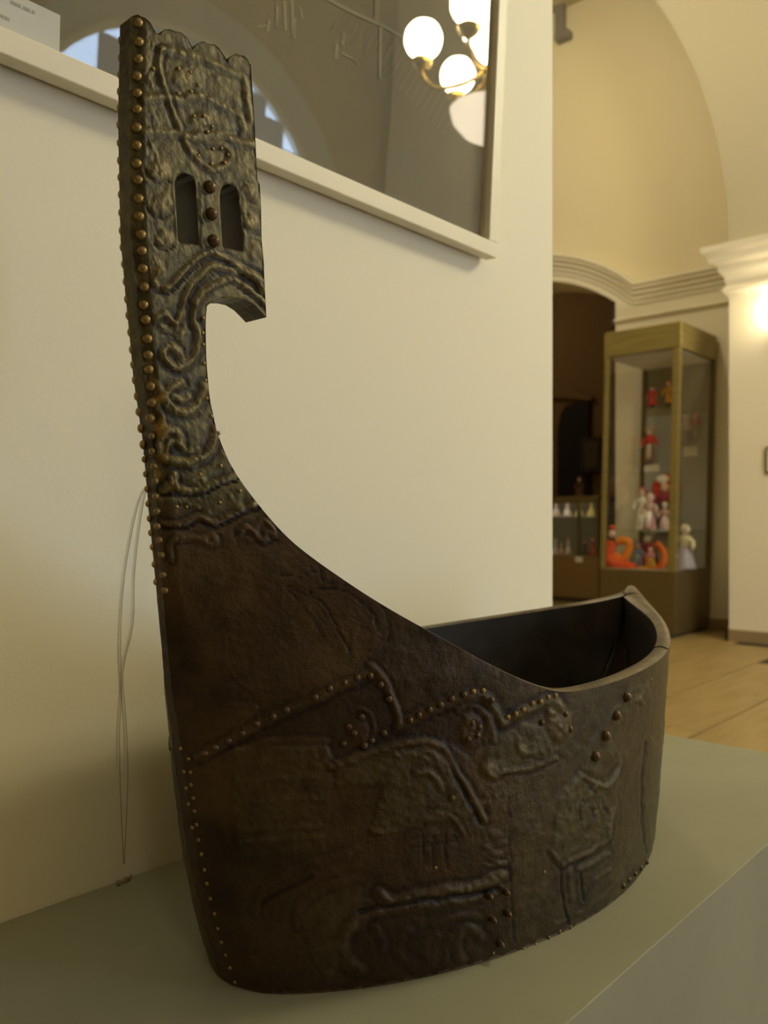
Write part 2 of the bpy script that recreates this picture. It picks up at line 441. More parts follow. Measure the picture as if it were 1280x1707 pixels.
# ================================================================== BRONZE GONDOLA
YC = 0.553; HB = 0.5004          # centre plane, base height
def _lerp(x, xs, ys): return np.interp(x, xs, ys)
_left = [(199, 60), (196, 200), (200, 400), (211, 520), (223, 640), (238, 740), (247, 850), (258, 960), (265, 1040), (275, 1150), (286, 1230), (298, 1320), (316, 1440), (341, 1540), (368, 1628), (371, 1641)]
TH_H = [0, .02, .20, .28, .34, .45, .60, .9]; TH_V = [.010, .012, .011, .008, .009, .013, .014, .014]
def th(h): return _lerp(h, TH_H, TH_V)
hs_, xs_ = [], []
for px, py in _left:
    hh = .3
    for _ in range(6):
        q = at_y(px, py, YC + th(hh) * .55); hh = q.z - HB
    hs_.append(hh); xs_.append(q.x)
hs_ = np.array(hs_)[::-1]; xs_ = np.array(xs_)[::-1]
def Xs(h): return _lerp(h, hs_, xs_)
def Xt(h): return 1.093 + .083 * np.clip(np.asarray(h) / .28, 0, 1.4)
def sstep(a, b, x):
    t = np.clip((x - a) / (b - a), 0, 1); return t * t * (3 - 2 * t)
def pw(h): return _lerp(h, [0, .05, .12, .25, .36, .9], [.60, .62, .68, .84, 1.15, 1.3])
def Wm(h): return (.171 + .02 * np.clip(np.asarray(h) / .25, 0, 1)) * (1 - sstep(.33, .50, h))
def hw(s, h):
    """half width of the hull at fraction s of its length and height h"""
    s = np.clip(s, 0, 1)
    t = th(h); L = Xt(h) - Xs(h)
    bl = np.sin(np.pi * s) ** pw(h)
    nose = .50 + .50 * sstep(0, .010, s * L)
    tail = np.clip((1 - s) * L / .01, 0, 1) ** .5
    return np.minimum(t * nose, t) * np.maximum(tail, .02) + np.maximum(Wm(h) - t, 0) * bl
def surf(u, h):
    s = (1 - np.cos(u)) / 2
    X = Xs(h) + (Xt(h) - Xs(h)) * s
    return X, hw(s, h)
def hit(px, py):
    """where the line of sight through (px,py) meets the near side: returns (u, h)"""
    d = pray(px, py); tmax = (YC - .004) / d.y
    ts = np.linspace(tmax * .55, tmax, 400)
    X = ts * d.x; Y = ts * d.y; h = CH + ts * d.z - HB
    s = (X - Xs(h)) / (Xt(h) - Xs(h))
    f = Y - (YC - hw(s, h))
    ok = np.where((f[1:] >= 0) & (f[:-1] < 0) & (s[1:] > -0.0))[0]
    if len(ok): i = ok[0]; k = f[i] / (f[i] - f[i + 1]); t = ts[i] + (ts[i + 1] - ts[i]) * k
    else:
        t = tmax * (YC - .008) / (YC - .004)
    h = CH + t * d.z - HB; s = (t * d.x - Xs(h)) / (Xt(h) - Xs(h))
    s = min(max(float(s), 0), 1)
    return math.acos(1 - 2 * s), float(h)
UA = .36
crown = [(230, 24), (234, 27), (246, 33), (250, 37), (255, 46), (260, 55), (266, 58), (270, 56), (274, 49), (282, 48), (292, 52), (302, 54), (308, 60), (311, 60), (317, 73), (323, 81), (327, 75), (333, 70), (340, 69), (345, 73), (357, 74), (365, 79), (372, 90), (380, 103), (383, 97), (389, 91), (394, 89), (399, 92), (407, 93), (414, 100), (415, 106), (418, 108)]
backe = [(420, 140), (424, 200), (427, 260), (429, 300), (433, 308), (435, 345), (436, 400), (440, 440), (442, 490), (444, 529)]
hook = [(434, 518), (424, 508), (410, 499), (396, 496), (380, 496), (366, 499), (352, 504), (345, 510)]
neck = [(343, 530), (343, 560), (344, 600), (348, 650), (355, 690), (365, 735), (381, 770), (402, 803), (430, 840), (470, 888)]
rimp = [(520, 930), (560, 958), (600, 985), (660, 1022), (720, 1055), (800, 1100), (860, 1130), (905, 1148), (935, 1155), (965, 1152), (1000, 1144), (1040, 1131), (1075, 1115), (1100, 1099)]
out = [hit(*p) for p in crown + backe + hook + neck + rimp]
n_pro = len(crown + backe + hook + neck)
ul, hl = out[-1]
# stern: the rim climbs smoothly to the tip
for k in range(1, 15):
    f = k / 14; out.append((ul + (math.pi - ul) * f, hl + (.281 - hl) * (f ** 1.25)))
# top front corner: extend crown to the stem line
out.insert(0, (0.0, out[0][1] - .004))
outl = np.array([(u * UA, h) for u, h in out])
corner_top = outl[0].copy()
def resample(P, step, scalex=None):
    R = [P[0]]
    for a, b in zip(P[:-1], P[1:]):
        n = max(1, int(math.ceil(np.hypot(*(b - a)) / step)))
        for k in range(1, n + 1): R.append(a + (b - a) * k / n)
    return np.array(R)
STEP = .0026
top = resample(outl, STEP)
# smooth the sheer line a little beyond the hook
k0 = None
tipA = np.array([math.pi * UA, .281])
stern = resample(np.array([tipA, [math.pi * UA, 0.0]]), STEP)
bott = resample(np.array([[math.pi * UA, 0.0], [0.0, 0.0]]), STEP)
front = resample(np.array([[0.0, 0.0], corner_top]), STEP)
def smooth_seg(P, lo, hi, it=12):
    P = P.copy()
    for _ in range(it): P[lo + 1:hi - 1] = .25 * P[lo:hi - 2] + .5 * P[lo + 1:hi - 1] + .25 * P[lo + 2:hi]
    return P
ds_ = np.abs(top - np.array([out[n_pro][0] * UA, out[n_pro][1]])).sum(1); kk = int(ds_.argmin())
top = smooth_seg(top, max(kk - 40, 1), len(top), 40)
loop = np.vstack([top[:-1], stern[:-1], bott[:-1], front[:-1]])
n_top = len(top)
slots = []
for sl in ([(297, 402), (291, 306), (294, 296), (300, 290), (308, 289), (317, 292), (323, 299), (326, 310), (331, 409)],
           [(371, 412), (366, 326), (368, 316), (373, 309), (380, 307), (388, 309), (394, 315), (398, 326), (405, 419)]):
    P = np.array([(u * UA, h) for u, h in (hit(*p) for p in sl)]); P = np.vstack([P, P[:1]])
    slots.append(resample(P, STEP)[:-1])
def inside(P, poly):
    x, y = P[:, 0], P[:, 1]; c = np.zeros(len(P), bool); n = len(poly); j = n - 1
    for i in range(n):
        xi, yi = poly[i]; xj, yj = poly[j]
        if yi != yj:
            m = ((yi > y) != (yj > y)) & (x < (xj - xi) * (y - yi) / (yj - yi) + xi); c ^= m
        j = i
    return c
def near_bd(P, Q, r):
    m = np.zeros(len(P), bool)
    for i in range(0, len(P), 4000):
        d = ((P[i:i + 4000, None, :] - Q[None]) ** 2).sum(2).min(1); m[i:i + 4000] = d < r * r
    return m
GS = .0023
gx = np.arange(GS / 2, math.pi * UA, GS); gy = np.arange(GS / 2, loop[:, 1].max(), GS)
G = np.stack(np.meshgrid(gx, gy), -1).reshape(-1, 2); G[:, 0] += (np.round(G[:, 1] / GS).astype(int) % 2) * GS * .5
cl = smooth_seg(loop, 0, 0) if False else loop
G = G[inside(G, loop)]
for s_ in slots: G = G[~inside(G, s_)]
BD = np.vstack([loop] + slots)
G = G[~near_bd(G, BD, GS * .62)]
edges = []; base = 0
for Lp in [loop] + slots:
    n = len(Lp); edges += [(base + i, base + (i + 1) % n) for i in range(n)]; base += n
ALL = np.vstack([BD, G])
res = delaunay_2d_cdt([Vector(p) for p in ALL.tolist()], edges, [], 0, 1e-7)
V2 = np.array([tuple(v) for v in res[0]])
F2 = np.array([f for f in res[2] if len(f) == 3])
cen = V2[F2].mean(1)
keep = inside(cen, loop)
for s_ in slots: keep &= ~inside(cen, s_)
F2 = F2[keep]
e1 = V2[F2[:, 1]] - V2[F2[:, 0]]; e2 = V2[F2[:, 2]] - V2[F2[:, 0]]
flip = (e1[:, 0] * e2[:, 1] - e1[:, 1] * e2[:, 0]) < 0
F2[flip] = F2[flip][:, ::-1]
U, H = V2[:, 0] / UA, V2[:, 1]

# ---- cast relief: height in millimetres, drawn in the side view of the piece
REL = []   # ('ridge'|'groove', pts, width, height)
def R_(pts, w, h, closed=False): REL.append((np.array(pts, float), w, h))
def ring(cx, cy, rx, ry, w, h, a0=0, a1=360, n=28):
    t = np.radians(np.linspace(a0, a1, n)); R_(np.stack([cx + rx * np.cos(t), cy - ry * np.sin(t)], 1), w, h)
DOM = []
def dome(cx, cy, rx, ry, h): DOM.append((cx, cy, rx, ry, h))
PLY = []
def plate(pts, h, soft=3.0): PLY.append((np.array(pts, float), h, soft))
# crest
R_([(269, 80), (297, 87), (344, 101), (379, 117), (405, 131), (411, 159), (417, 206), (405, 222)], 4.5, 1.6)
R_([(269, 80), (264, 101), (267, 124), (276, 155), (288, 187), (302, 218), (313, 244), (330, 267), (353, 283), (374, 279), (384, 258), (377, 244), (352, 238), (325, 233), (308, 226)], 4, 1.7)
R_([(239, 164), (278, 162), (300, 166), (330, 160), (358, 171), (381, 185), (400, 195), (406, 211)], 5, 1.5)
R_([(239, 220), (285, 220), (311, 226), (363, 225), (391, 234), (424, 241)], 5, 1.4)
R_([(264, 110), (246, 130), (268, 152)], 3, .8); R_([(250, 240), (262, 262), (252, 290)], 3, .7)
for c in ((264, 288, 20, 22), (270, 343, 19, 20), (274, 400, 17, 18), (262, 448, 14, 18), (413, 322, 12, 14), (418, 372, 12, 16), (424, 420, 12, 16), (302, 130, 16, 16), (335, 200, 18, 14)):
    dome(*c, 1.6)
R_([(242, 282), (250, 298), (264, 306), (280, 302)], 3, -1.1); R_([(244, 345), (258, 362), (276, 362), (286, 350)], 3, -1.1)
R_([(256, 405), (270, 417), (287, 410)], 3, -1.1); R_([(405, 375), (420, 388), (432, 392)], 2.5, -1); R_([(404, 320), (412, 336), (426, 338)], 2.5, -1)
R_([(289, 300), (295, 404)], 1.6, .9); R_([(334, 305), (338, 408)], 2, .9); R_([(405, 325), (410, 415)], 2, .8)
R_([(338, 409), (372, 416)], 2.0, 1.2)
# waves under the slots
R_([(274, 481), (283, 478), (297, 462), (316, 441), (332, 427), (356, 422), (379, 432), (414, 453), (440, 470)], 4, 2.2)
R_([(292, 544), (304, 521), (311, 490), (330, 462), (353, 443), (379, 448), (414, 455), (430, 470), (441, 490)], 4, 2.3)
R_([(321, 539), (325, 511), (342, 483), (363, 471), (386, 464), (405, 474), (425, 490), (441, 506)], 4, 2.3)
R_([(300, 530), (316, 500), (335, 474), (358, 455), (380, 458), (412, 466), (440, 494)], 2.5, -1.2)
R_([(286, 486), (302, 468), (320, 450), (340, 434), (360, 431), (380, 440), (412, 462)], 2.5, -1.3)
R_([(325, 542), (331, 560), (325, 591), (311, 606), (292, 614), (276, 600), (273, 584), (284, 578), (296, 586), (300, 598)], 5, 2.3)
R_([(262, 446), (257, 469), (268, 480), (283, 478)], 4.5, 1.8)
R_([(260, 530), (274, 521), (283, 532), (292, 544), (281, 551), (268, 544)], 4, 2.0)
R_([(300, 640), (281, 650), (276, 670), (297, 686), (318, 684), (335, 664), (341, 644)], 5.5, 2.3)
R_([(290, 662), (305, 668), (316, 662)], 4, 1.6)
R_([(302, 740), (296, 722), (280, 718), (267, 728), (266, 750), (280, 766), (310, 770), (338, 763), (354, 743), (359, 715)], 5.5, 2.2)
R_([(276, 752), (282, 738), (296, 738), (310, 750), (330, 750)], 4, 1.7)
R_([(262, 640), (270, 655), (262, 680), (270, 700), (262, 720)], 4, 1.0)
R_([(267, 819), (286, 806), (299, 817), (321, 820), (342, 812), (367, 800), (392, 791), (408, 778)], 4.2, 2.2)
R_([(285, 795), (292, 806), (290, 790)], 4, 1.6)
R_([(264, 834), (300, 838), (330, 848)], 3, .8)
R_([(268, 873), (305, 873), (327, 862), (355, 871), (380, 862), (399, 853), (430, 838)], 4.5, 2.2)
R_([(268, 879), (305, 880), (328, 869), (355, 878), (384, 868), (402, 858), (432, 846)], 3, -1.5)
R_([(268, 825), (300, 824), (321, 827), (345, 819), (370, 806), (396, 797)], 3, -1.3)
R_([(399, 887), (412, 880), (424, 886), (436, 868), (450, 876), (456, 892), (445, 886), (438, 900), (425, 890)], 4, 2.0)
R_([(286, 932), (283, 912), (292, 900), (314, 895), (336, 901), (352, 893), (362, 900), (350, 908), (340, 900)], 4, 1.6)
R_([(395, 893), (430, 900), (468, 892)], 3, .8)
for c in ((398, 845, 9, 9), (384, 828, 6, 5), (345, 856, 8, 6), (330, 800, 16, 9), (300, 560, 10, 12)): dome(*c, 1.4)
# engraved figures on the upper hull
R_([(514, 985), (546, 979), (580, 988), (611, 1010), (627, 1035), (630, 1052)], 1.8, -1.0)
R_([(514, 988), (539, 1007), (555, 1035), (580, 1079), (590, 1100)], 1.8, -.9)
R_([(480, 982), (517, 1026), (539, 1060), (552, 1079)], 1.6, -.6)
R_([(455, 954), (499, 960), (530, 948), (536, 955), (538, 968), (560, 972), (590, 978)], 1.7, -.8)
R_([(634, 1010), (648, 1035), (648, 1065), (630, 1092)], 1.8, -.8)
ring(606, 1063, 19, 20, 2.2, .7, -60, 250); ring(606, 1063, 33, 33, 1.8, -.5, -80, 130)
R_([(430, 980), (470, 975), (520, 998), (545, 1032)], 1.6, -.5)
ring(440, 1085, 66, 70, 1.8, .45, 60, 300); ring(412, 1092, 22, 24, 1.6, .4, 0, 300)
R_([(385, 1062), (415, 1072), (450, 1065), (480, 1080)], 1.8, .45); R_([(300, 950), (350, 945), (420, 950)], 1.5, .3)
R_([(300, 990), (360, 970), (440, 960)], 1.2, .3)
R_([(330, 1172), (370, 1174), (428, 1178)], 2.6, 1.2); plate([(352, 1176), (430, 1180), (415, 1195), (395, 1208), (360, 1210)], .5, 4)
# beaded bands
R_([(330, 1262), (381, 1236), (428, 1208), (477, 1185), (525, 1165), (549, 1151), (574, 1142), (600, 1131), (617, 1122)], 5.5, 1.5)
R_([(617, 1110), (635, 1125), (648, 1150), (658, 1175), (664, 1200), (660, 1218)], 4.5, 2.0)
R_([(668, 1208), (700, 1192), (740, 1174), (772, 1162), (800, 1158), (815, 1165), (824, 1185), (838, 1205)], 6, 1.6)
R_([(836, 1206), (860, 1194), (890, 1179), (925, 1168), (932, 1178)], 6, 1.7)
R_([(800, 1190), (812, 1192), (820, 1205), (822, 1235)], 4, 1.8)
plate([(345, 1262), (381, 1245), (477, 1195), (617, 1130), (648, 1165), (655, 1215), (668, 1222), (740, 1185), (800, 1172), (812, 1200), (812, 1230), (785, 1265), (735, 1235), (690, 1228), (600, 1252), (555, 1262), (545, 1245), (400, 1248)], -1.2, 5)
ring(598, 1213, 27, 32, 3, 1.2, -70, 120); ring(784, 1213, 30, 36, 3.5, 1.6, -40, 130)
dome(786, 1218, 22, 30, 2.2); dome(600, 1222, 18, 22, 1.2); dome(930, 1203, 22, 34, 2.4)
# gondolier figure
R_([(552, 1276), (590, 1264), (640, 1246), (690, 1236), (720, 1240), (738, 1250), (755, 1280), (768, 1298), (785, 1325), (806, 1366)], 4.5, 2.4)
R_([(745, 1262), (760, 1294), (780, 1330), (800, 1370)], 4, -1.6)
plate([(556, 1280), (640, 1252), (720, 1246), (742, 1270), (765, 1310), (790, 1350), (770, 1370), (700, 1372), (640, 1392), (618, 1384), (628, 1340), (640, 1310), (560, 1310)], 1.5, 5)
R_([(690, 1290), (712, 1286), (728, 1298), (735, 1318)], 4, 1.6); R_([(620, 1386), (660, 1384), (700, 1376)], 3.5, 1.3)
R_([(702, 1345), (735, 1350), (762, 1358)], 2.5, -.9); R_([(755, 1365), (765, 1378), (775, 1392)], 3.5, 1.4)
plate([(830, 1232), (870, 1205), (905, 1212), (922, 1255), (900, 1272), (850, 1290), (812, 1292), (800, 1275), (815, 1248)], 1.5, 4)
R_([(820, 1296), (846, 1286), (872, 1283), (900, 1275), (925, 1263)], 3.5, 2.0); R_([(862, 1232), (870, 1255), (905, 1252)], 3, 1.2)
dome(815, 1285, 16, 14, 2.0); dome(868, 1250, 10, 12, 1.2)
for i in range(34):
    rx, ry = random.uniform(0, 1), random.uniform(-1, 1)
    dome(655 + rx * 85, 1252 + ry * 12, 4, 4, .9)
for i in range(16): dome(812 + random.uniform(-8, 30), 1312 + random.uniform(0, 60), 4, 4, .9)
for i in range(12): dome(930 + random.uniform(-16, 16), 1205 + random.uniform(-24, 26), 5, 5, 1.3)
for i in range(9): dome(786 + random.uniform(-14, 18), 1213 + random.uniform(-22, 24), 5, 5, 1.2)
# building panel, low bands and rings
plate([(392, 1250), (450, 1234), (545, 1234), (552, 1300), (540, 1420), (400, 1430), (385, 1330)], 1.0, 6)
for y in (1300, 1335, 1382, 1400): R_([(395, y), (470, y - 3), (535, y - 6)], 4, .8)
R_([(380, 1262), (440, 1238), (500, 1232), (548, 1236)], 4, .9)
for x in (705, 722, 742): R_([(x, 1390), (x + 2, 1450)], 2.5, -.7)
R_([(600, 1402), (660, 1392), (700, 1388), (760, 1390)], 3, .7); R_([(680, 1412), (760, 1402)], 2.5, -.6)
R_([(425, 1520), (440, 1480), (490, 1452), (545, 1432), (580, 1425)], 5, .9); R_([(432, 1510), (470, 1486), (520, 1462)], 4, -.9)
R_([(495, 1545), (500, 1510), (540, 1480), (600, 1465)], 5, 1.0); plate([(500, 1520), (560, 1485), (600, 1480), (590, 1560), (545, 1640), (520, 1600)], .8, 7)
R_([(632, 1490), (655, 1500), (690, 1493), (740, 1486), (800, 1476), (836, 1460)], 7, 2.0)
R_([(600, 1520), (640, 1512), (740, 1497), (830, 1484)], 4, -1.8)
R_([(575, 1560), (600, 1530), (660, 1516), (740, 1508), (800, 1496)], 6, 1.1)
ring(606, 1576, 33, 40, 8, 1.2, 95, 260); ring(606, 1576, 30, 36, 5, .9, -10, 60); ring(690, 1578, 26, 30, 7, .9, 110, 260); ring(722, 1580, 14, 24, 6, .8, 60, 200); ring(781, 1574, 22, 28, 6, 1.4, 20, 250)
R_([(720, 1545), (760, 1530), (800, 1528)], 4, .9); R_([(740, 1600), (750, 1560)], 5, .8)
R_([(815, 1432), (838, 1440), (846, 1432)], 3, 1.3); R_([(812, 1445), (840, 1440)], 3, 1.2); R_([(808, 1412), (845, 1404)], 3, 1.1); dome(826, 1424, 12, 8, 1.4)
dome(826, 1392, 12, 9, 1.2)
R_([(848, 1330), (850, 1420), (852, 1500), (858, 1570)], 2.2, -.6)
# stern panel: church front
plate([(962, 1292), (1008, 1310), (1032, 1278), (1028, 1330), (1020, 1388), (985, 1420), (938, 1440), (918, 1420), (926, 1350), (940, 1320)], 1.4, 3.5)
R_([(966, 1290), (985, 1302), (1008, 1312), (1024, 1296), (1034, 1268)], 3, 1.6); R_([(970, 1300), (990, 1320)], 2.5, -1.2)
R_([(937, 1442), (962, 1430), (985, 1418), (1012, 1400), (1016, 1380), (1018, 1350)], 3.5, 1.8)
R_([(920, 1422), (930, 1436), (937, 1442)], 3.2, 1.5)
R_([(966, 1450), (985, 1440), (1012, 1425)], 3.8, 1.5); R_([(990, 1466), (1015, 1450)], 3.2, 1.0)
R_([(935, 1450), (937, 1490), (945, 1540)], 2.4, -1.1); R_([(968, 1456), (970, 1500)], 2.4, -1.0); R_([(950, 1450), (953, 1500)], 4, .8)
R_([(965, 1345), (966, 1368)], 2.2, -1.2); R_([(986, 1348), (988, 1358)], 3, -1.2); R_([(1004, 1340), (1008, 1352)], 2.2, -1.2)
R_([(972, 1335), (984, 1322), (990, 1312)], 2.4, 1.0)
plate([(975, 1248), (1002, 1212), (1025, 1180), (1050, 1150), (1080, 1140), (1085, 1165), (1060, 1175), (1040, 1205), (1020, 1235), (1035, 1262), (1005, 1300), (975, 1285)], .8, 5)
R_([(1060, 1170), (1074, 1150), (1080, 1135)], 3, 1.1); R_([(1062, 1165), (1072, 1175)], 3, 1.0)
R_([(1076, 1240), (1070, 1300), (1072, 1380), (1078, 1420)], 3.0, -1.2); plate([(1085, 1230), (1110, 1200), (1110, 1380), (1085, 1420), (1076, 1340)], 1.0, 4)
R_([(925, 1540), (960, 1525), (1010, 1490), (1050, 1450)], 3, .7)

def seg_dist(P, pts):
    d = np.full(len(P), 1e9)
    for a, b in zip(pts[:-1], pts[1:]):
        ab = b - a; L2 = max((ab ** 2).sum(), 1e-9)
        t = np.clip(((P - a) @ ab) / L2, 0, 1)
        dd = np.hypot(P[:, 0] - a[0] - t * ab[0], P[:, 1] - a[1] - t * ab[1]); d = np.minimum(d, dd)
    return d
def catmull2(P, n=4):
    if len(P) < 3: return P
    return np.array([(v.x, v.y) for v in smoothpath([(a, b, 0) for a, b in P], n)])
X0, W0 = surf(U, H)
Y0 = YC - W0; Z0 = HB + H
rx_, ry_ = SF, -CF
dep = X0 * CF + Y0 * SF; rig = X0 * rx_ + Y0 * ry_
PX = CX + FPX * rig / dep; PY_ = HY - FPX * (Z0 - CH) / dep
from mathutils import noise as mn
def fnoise(a, b, sc, off):
    return np.array([mn.fractal(Vector((x * sc + off, y * sc, off)), 1.0, 2.1, 4) for x, y in zip(a.tolist(), b.tolist())])
NZ1 = fnoise(PX, PY_, 1 / 26, 3.1); NZ2 = fnoise(PX, PY_, 1 / 26, 17.7); NZ3 = fnoise(PX, PY_, 1 / 9, 41.3)
Pp = np.stack([PX + 3.2 * NZ1, PY_ + 3.2 * NZ2], 1)
relief = np.zeros(len(U))
facing = 1 - sstep(2.35, 2.62, U)
plates = np.zeros(len(U))
for poly, hgt, soft in PLY:
    lo, hi = poly.min(0) - 3 * soft, poly.max(0) + 3 * soft
    m = np.where((Pp[:, 0] > lo[0]) & (Pp[:, 0] < hi[0]) & (Pp[:, 1] > lo[1]) & (Pp[:, 1] < hi[1]) & (facing > 0))[0]
    if not len(m): continue
    Q = Pp[m]; ins = inside(Q, poly); d = seg_dist(Q, np.vstack([poly, poly[:1]]))
    sd = np.where(ins, d, -d); plates[m] += hgt * sstep(-soft * .6, soft * .6, sd) * facing[m]
for pts, w, hgt in REL:
    pts = catmull2(pts)
    lo, hi = pts.min(0) - 3 * w, pts.max(0) + 3 * w
    m = np.where((Pp[:, 0] > lo[0]) & (Pp[:, 0] < hi[0]) & (Pp[:, 1] > lo[1]) & (Pp[:, 1] < hi[1]) & (facing > 0))[0]
    if not len(m): continue
    d = seg_dist(Pp[m], pts); v = hgt * (np.exp(-(d / w) ** 2 * 1.2) - .30 * np.exp(-((d - 2.0 * w) / w) ** 2 * 1.5)) * facing[m]
    relief[m] = np.where(np.abs(v) > np.abs(relief[m]), v, relief[m]) if False else relief[m] + v * np.where(relief[m] * v > 0, np.clip(1 - np.abs(relief[m]) / 3, .15, 1), 1)
for cx, cy, ax, ay, hgt in DOM:
    q = ((PX - cx) / ax) ** 2 + ((PY_ - cy) / ay) ** 2
    m = (q < 1) & (facing > 0); relief[m] += hgt * (1 - q[m]) ** .6 * facing[m]
# hand-modelled unevenness: a few long waves
def wob(a, b, ph): return np.sin(U * a + ph) * np.sin(H * b + ph * 1.7)
uneven = .35 * wob(9, 40, .3) + .22 * wob(23, 90, 1.1) + .15 * wob(51, 170, 2.2)
prow_zone = sstep(.375, .40, H)
rough_ = np.random.rand(len(U)) * .16 * prow_zone
relief = relief * (1 + .55 * NZ3)
disp = (relief * (1 + .25 * prow_zone) + plates * (1 + .4 * NZ3) + uneven * .8 + rough_ + NZ3 * (.22 + .38 * prow_zone) + NZ1 * .35) * .001 * .85
bdm = np.zeros(len(V2), bool)
tree = {}
for i, v in enumerate(V2): tree[(round(v[0], 5), round(v[1], 5))] = i
def idx_of(Lp): return [tree[(round(float(p[0]), 5), round(float(p[1]), 5))] if (round(float(p[0]), 5), round(float(p[1]), 5)) in tree else int(((V2 - p) ** 2).sum(1).argmin()) for p in Lp]
loop_i = idx_of(loop); slot_i = [idx_of(s_) for s_ in slots]
for L_ in [loop_i] + slot_i: bdm[L_] = True
disp[bdm] = 0
# taper towards outlines of the whole piece so that edges stay crisp
# normals of the near side
du = 1e-3; dh = 1e-3
def P3(u, h):
    x, w = surf(np.clip(u, 0, math.pi), h); return np.stack([x, YC - w, HB + h], -1)
Tu = P3(U + du, H) - P3(U - du, H); Th = P3(U, H + dh) - P3(U, H - dh)
Nn = np.cross(Tu, Th); Nn /= np.maximum(np.linalg.norm(Nn, axis=1, keepdims=True), 1e-12)
near = np.stack([X0, Y0, Z0], 1) + Nn * disp[:, None]
def point_normal(u, h):
    a = P3(np.array([u]), np.array([h]))[0]
    t1 = P3(np.array([u + du]), np.array([h])) - P3(np.array([max(u - du, 0)]), np.array([h])); t2 = P3(np.array([u]), np.array([h + dh])) - P3(np.array([u]), np.array([h - dh]))
    n = np.cross(t1[0], t2[0]); n /= np.linalg.norm(n); return a, n
ORG = np.array([0.76, YC, HB])
near -= ORG
far_ = near.copy(); far_[:, 1] *= -1
gond = thing('gondola_sculpture', 'bronze gondola-shaped vessel with tall slotted prow standing on the grey plinth', 'sculpture', tuple(ORG))

def attr(me, name, vals):
    a = me.attributes.new(name, 'FLOAT', 'POINT'); a.data.foreach_set('value', np.asarray(vals, np.float32))
pat = prow_zone * .82 + .12 + .30 * np.clip(plates, -1, 1.5) / 1.5
pat = pat + .50 * sstep(700, 1000, PX) * (1 - prow_zone) * facing
# rusty brown hull area between green relief
brs = np.exp(-((U - .12) / .2) ** 2) * np.exp(-((H - .47) / .06) ** 2) * 1.35 + .8 * np.exp(-((U - .15) / .2) ** 2) * np.exp(-((H - .40) / .04) ** 2)
relm = np.where(relief > 0, relief * (.35 + .65 * np.maximum(prow_zone, .55 * sstep(700, 950, PX))), relief) + .25 * plates

# dividing line between the prow blade and the hull: the lowest cast wave
dl = np.interp(PX, [200, 268, 305, 327, 355, 380, 399, 430, 470, 500], [884, 882, 883, 872, 881, 871, 861, 848, 850, 850])
isprow_v = (PY_ < dl) & (U < 1.2)
fc_prow = isprow_v[F2].sum(1) >= 2
allr = relm
def shell(name, fsel, extra_quads, smooth=True):
    """near and far face plus the strips that join them"""
    F = F2[fsel]; n = len(near)
    faces = np.vstack([F, F[:, ::-1] + n]); quads = extra_quads
    used = np.zeros(2 * n, bool); used[faces.ravel()] = True
    for q in quads: used[list(q)] = True
    remap = -np.ones(2 * n, int); remap[used] = np.arange(used.sum())
    co_ = np.vstack([near, far_])[used]
    me = bpy.data.meshes.new(name)
    me.from_pydata(co_.tolist(), [], [tuple(remap[f]) for f in faces.tolist()] + [tuple(int(remap[k]) for k in q) for q in quads])
    me.update()
    for nm, vals in (('relief', allr), ('patina', pat), ('brass', brs)): attr(me, nm, np.tile(vals, 2)[used])
    me.materials.append(M['bronze']); me.materials.append(M['inner'])
    nf = 2 * len(F); sm = [True] * nf + [False] * len(quads)
    me.polygons.foreach_set('use_smooth', sm)
    if name == 'prow':
        ns = sum(len(x) for x in slot_i)
        for k in range(nf + len(quads) - ns, nf + len(quads)): me.polygons[k].material_index = 1  # slot walls take the dark inside material: recess shade put into the colour
    o = bpy.data.objects.new(name, me); COL.objects.link(o); o.parent = gond; return o
n = len(near)
TW = .0165
def tw(u): return TW + .013 * float(sstep(2.25, 2.95, u))
wl = W0[loop_i]
quads_p, quads_h = [], []
m_ = len(loop_i)
hollow = np.array([(k < n_top - 1) and (wl[k] > TW) and H[loop_i[k]] < .42 for k in range(m_)])
for k in range(m_):
    a, b = loop_i[k], loop_i[(k + 1) % m_]; k2 = (k + 1) % m_
    if hollow[k] and hollow[k2]: continue
    q = (b, a, a + n, b + n)
    (quads_p if (isprow_v[a] and isprow_v[b]) else quads_h).append(q)
for si in slot_i:
    for k in range(len(si)):
        a, b = si[k], si[(k + 1) % len(si)]; quads_p.append((b, a, a + n, b + n))
shell('prow', fc_prow, quads_p); shell('hull', ~fc_prow, quads_h)
# rim: rounded lip from the outer edge to the inner edge, both sides
rk = [k for k in range(n_top) if hollow[k]] + [n_top - 1]
def rimpt(k, f, side):
    i = loop_i[k]; w = W0[i]; T_ = tw(U[i]); wi = max(w - T_, 0.0)
    x, y, z = near[i]
    s = math.sin(math.pi * f) * .0022
    nx, ny = Nn[i][0], Nn[i][1]
    yy = -(w + (wi - w) * f)
    xx = x
    if U[i] > 2.0:      # towards the stern the lip turns inwards along X as well
        g = sstep(2.0, 2.9, U[i]); L_ = T_ * f; hx = math.hypot(nx, ny) + 1e-9
        yy2 = -(w) - ny / hx * L_; xx2 = x - nx / hx * L_
        yy = yy * (1 - g) + yy2 * g; xx = x * (1 - g) + xx2 * g
        yy = min(yy, 0.0)
    return (xx, yy * side, z + s)
vs, fs, NR = [], [], 6
for side in (1, -1):
    base = len(vs)
    for k in rk:
        for j in range(NR + 1): vs.append(rimpt(k, j / NR, side))
    for a in range(len(rk) - 1):
        for j in range(NR):
            q = (base + a * (NR + 1) + j, base + (a + 1) * (NR + 1) + j, base + (a + 1) * (NR + 1) + j + 1, base + a * (NR + 1) + j + 1)
            fs.append(q if side == 1 else q[::-1])
rim = obj('rim', (vs, fs), M['rim'], gond, True); rim['label'] = 'worn brown rim of the vessel'
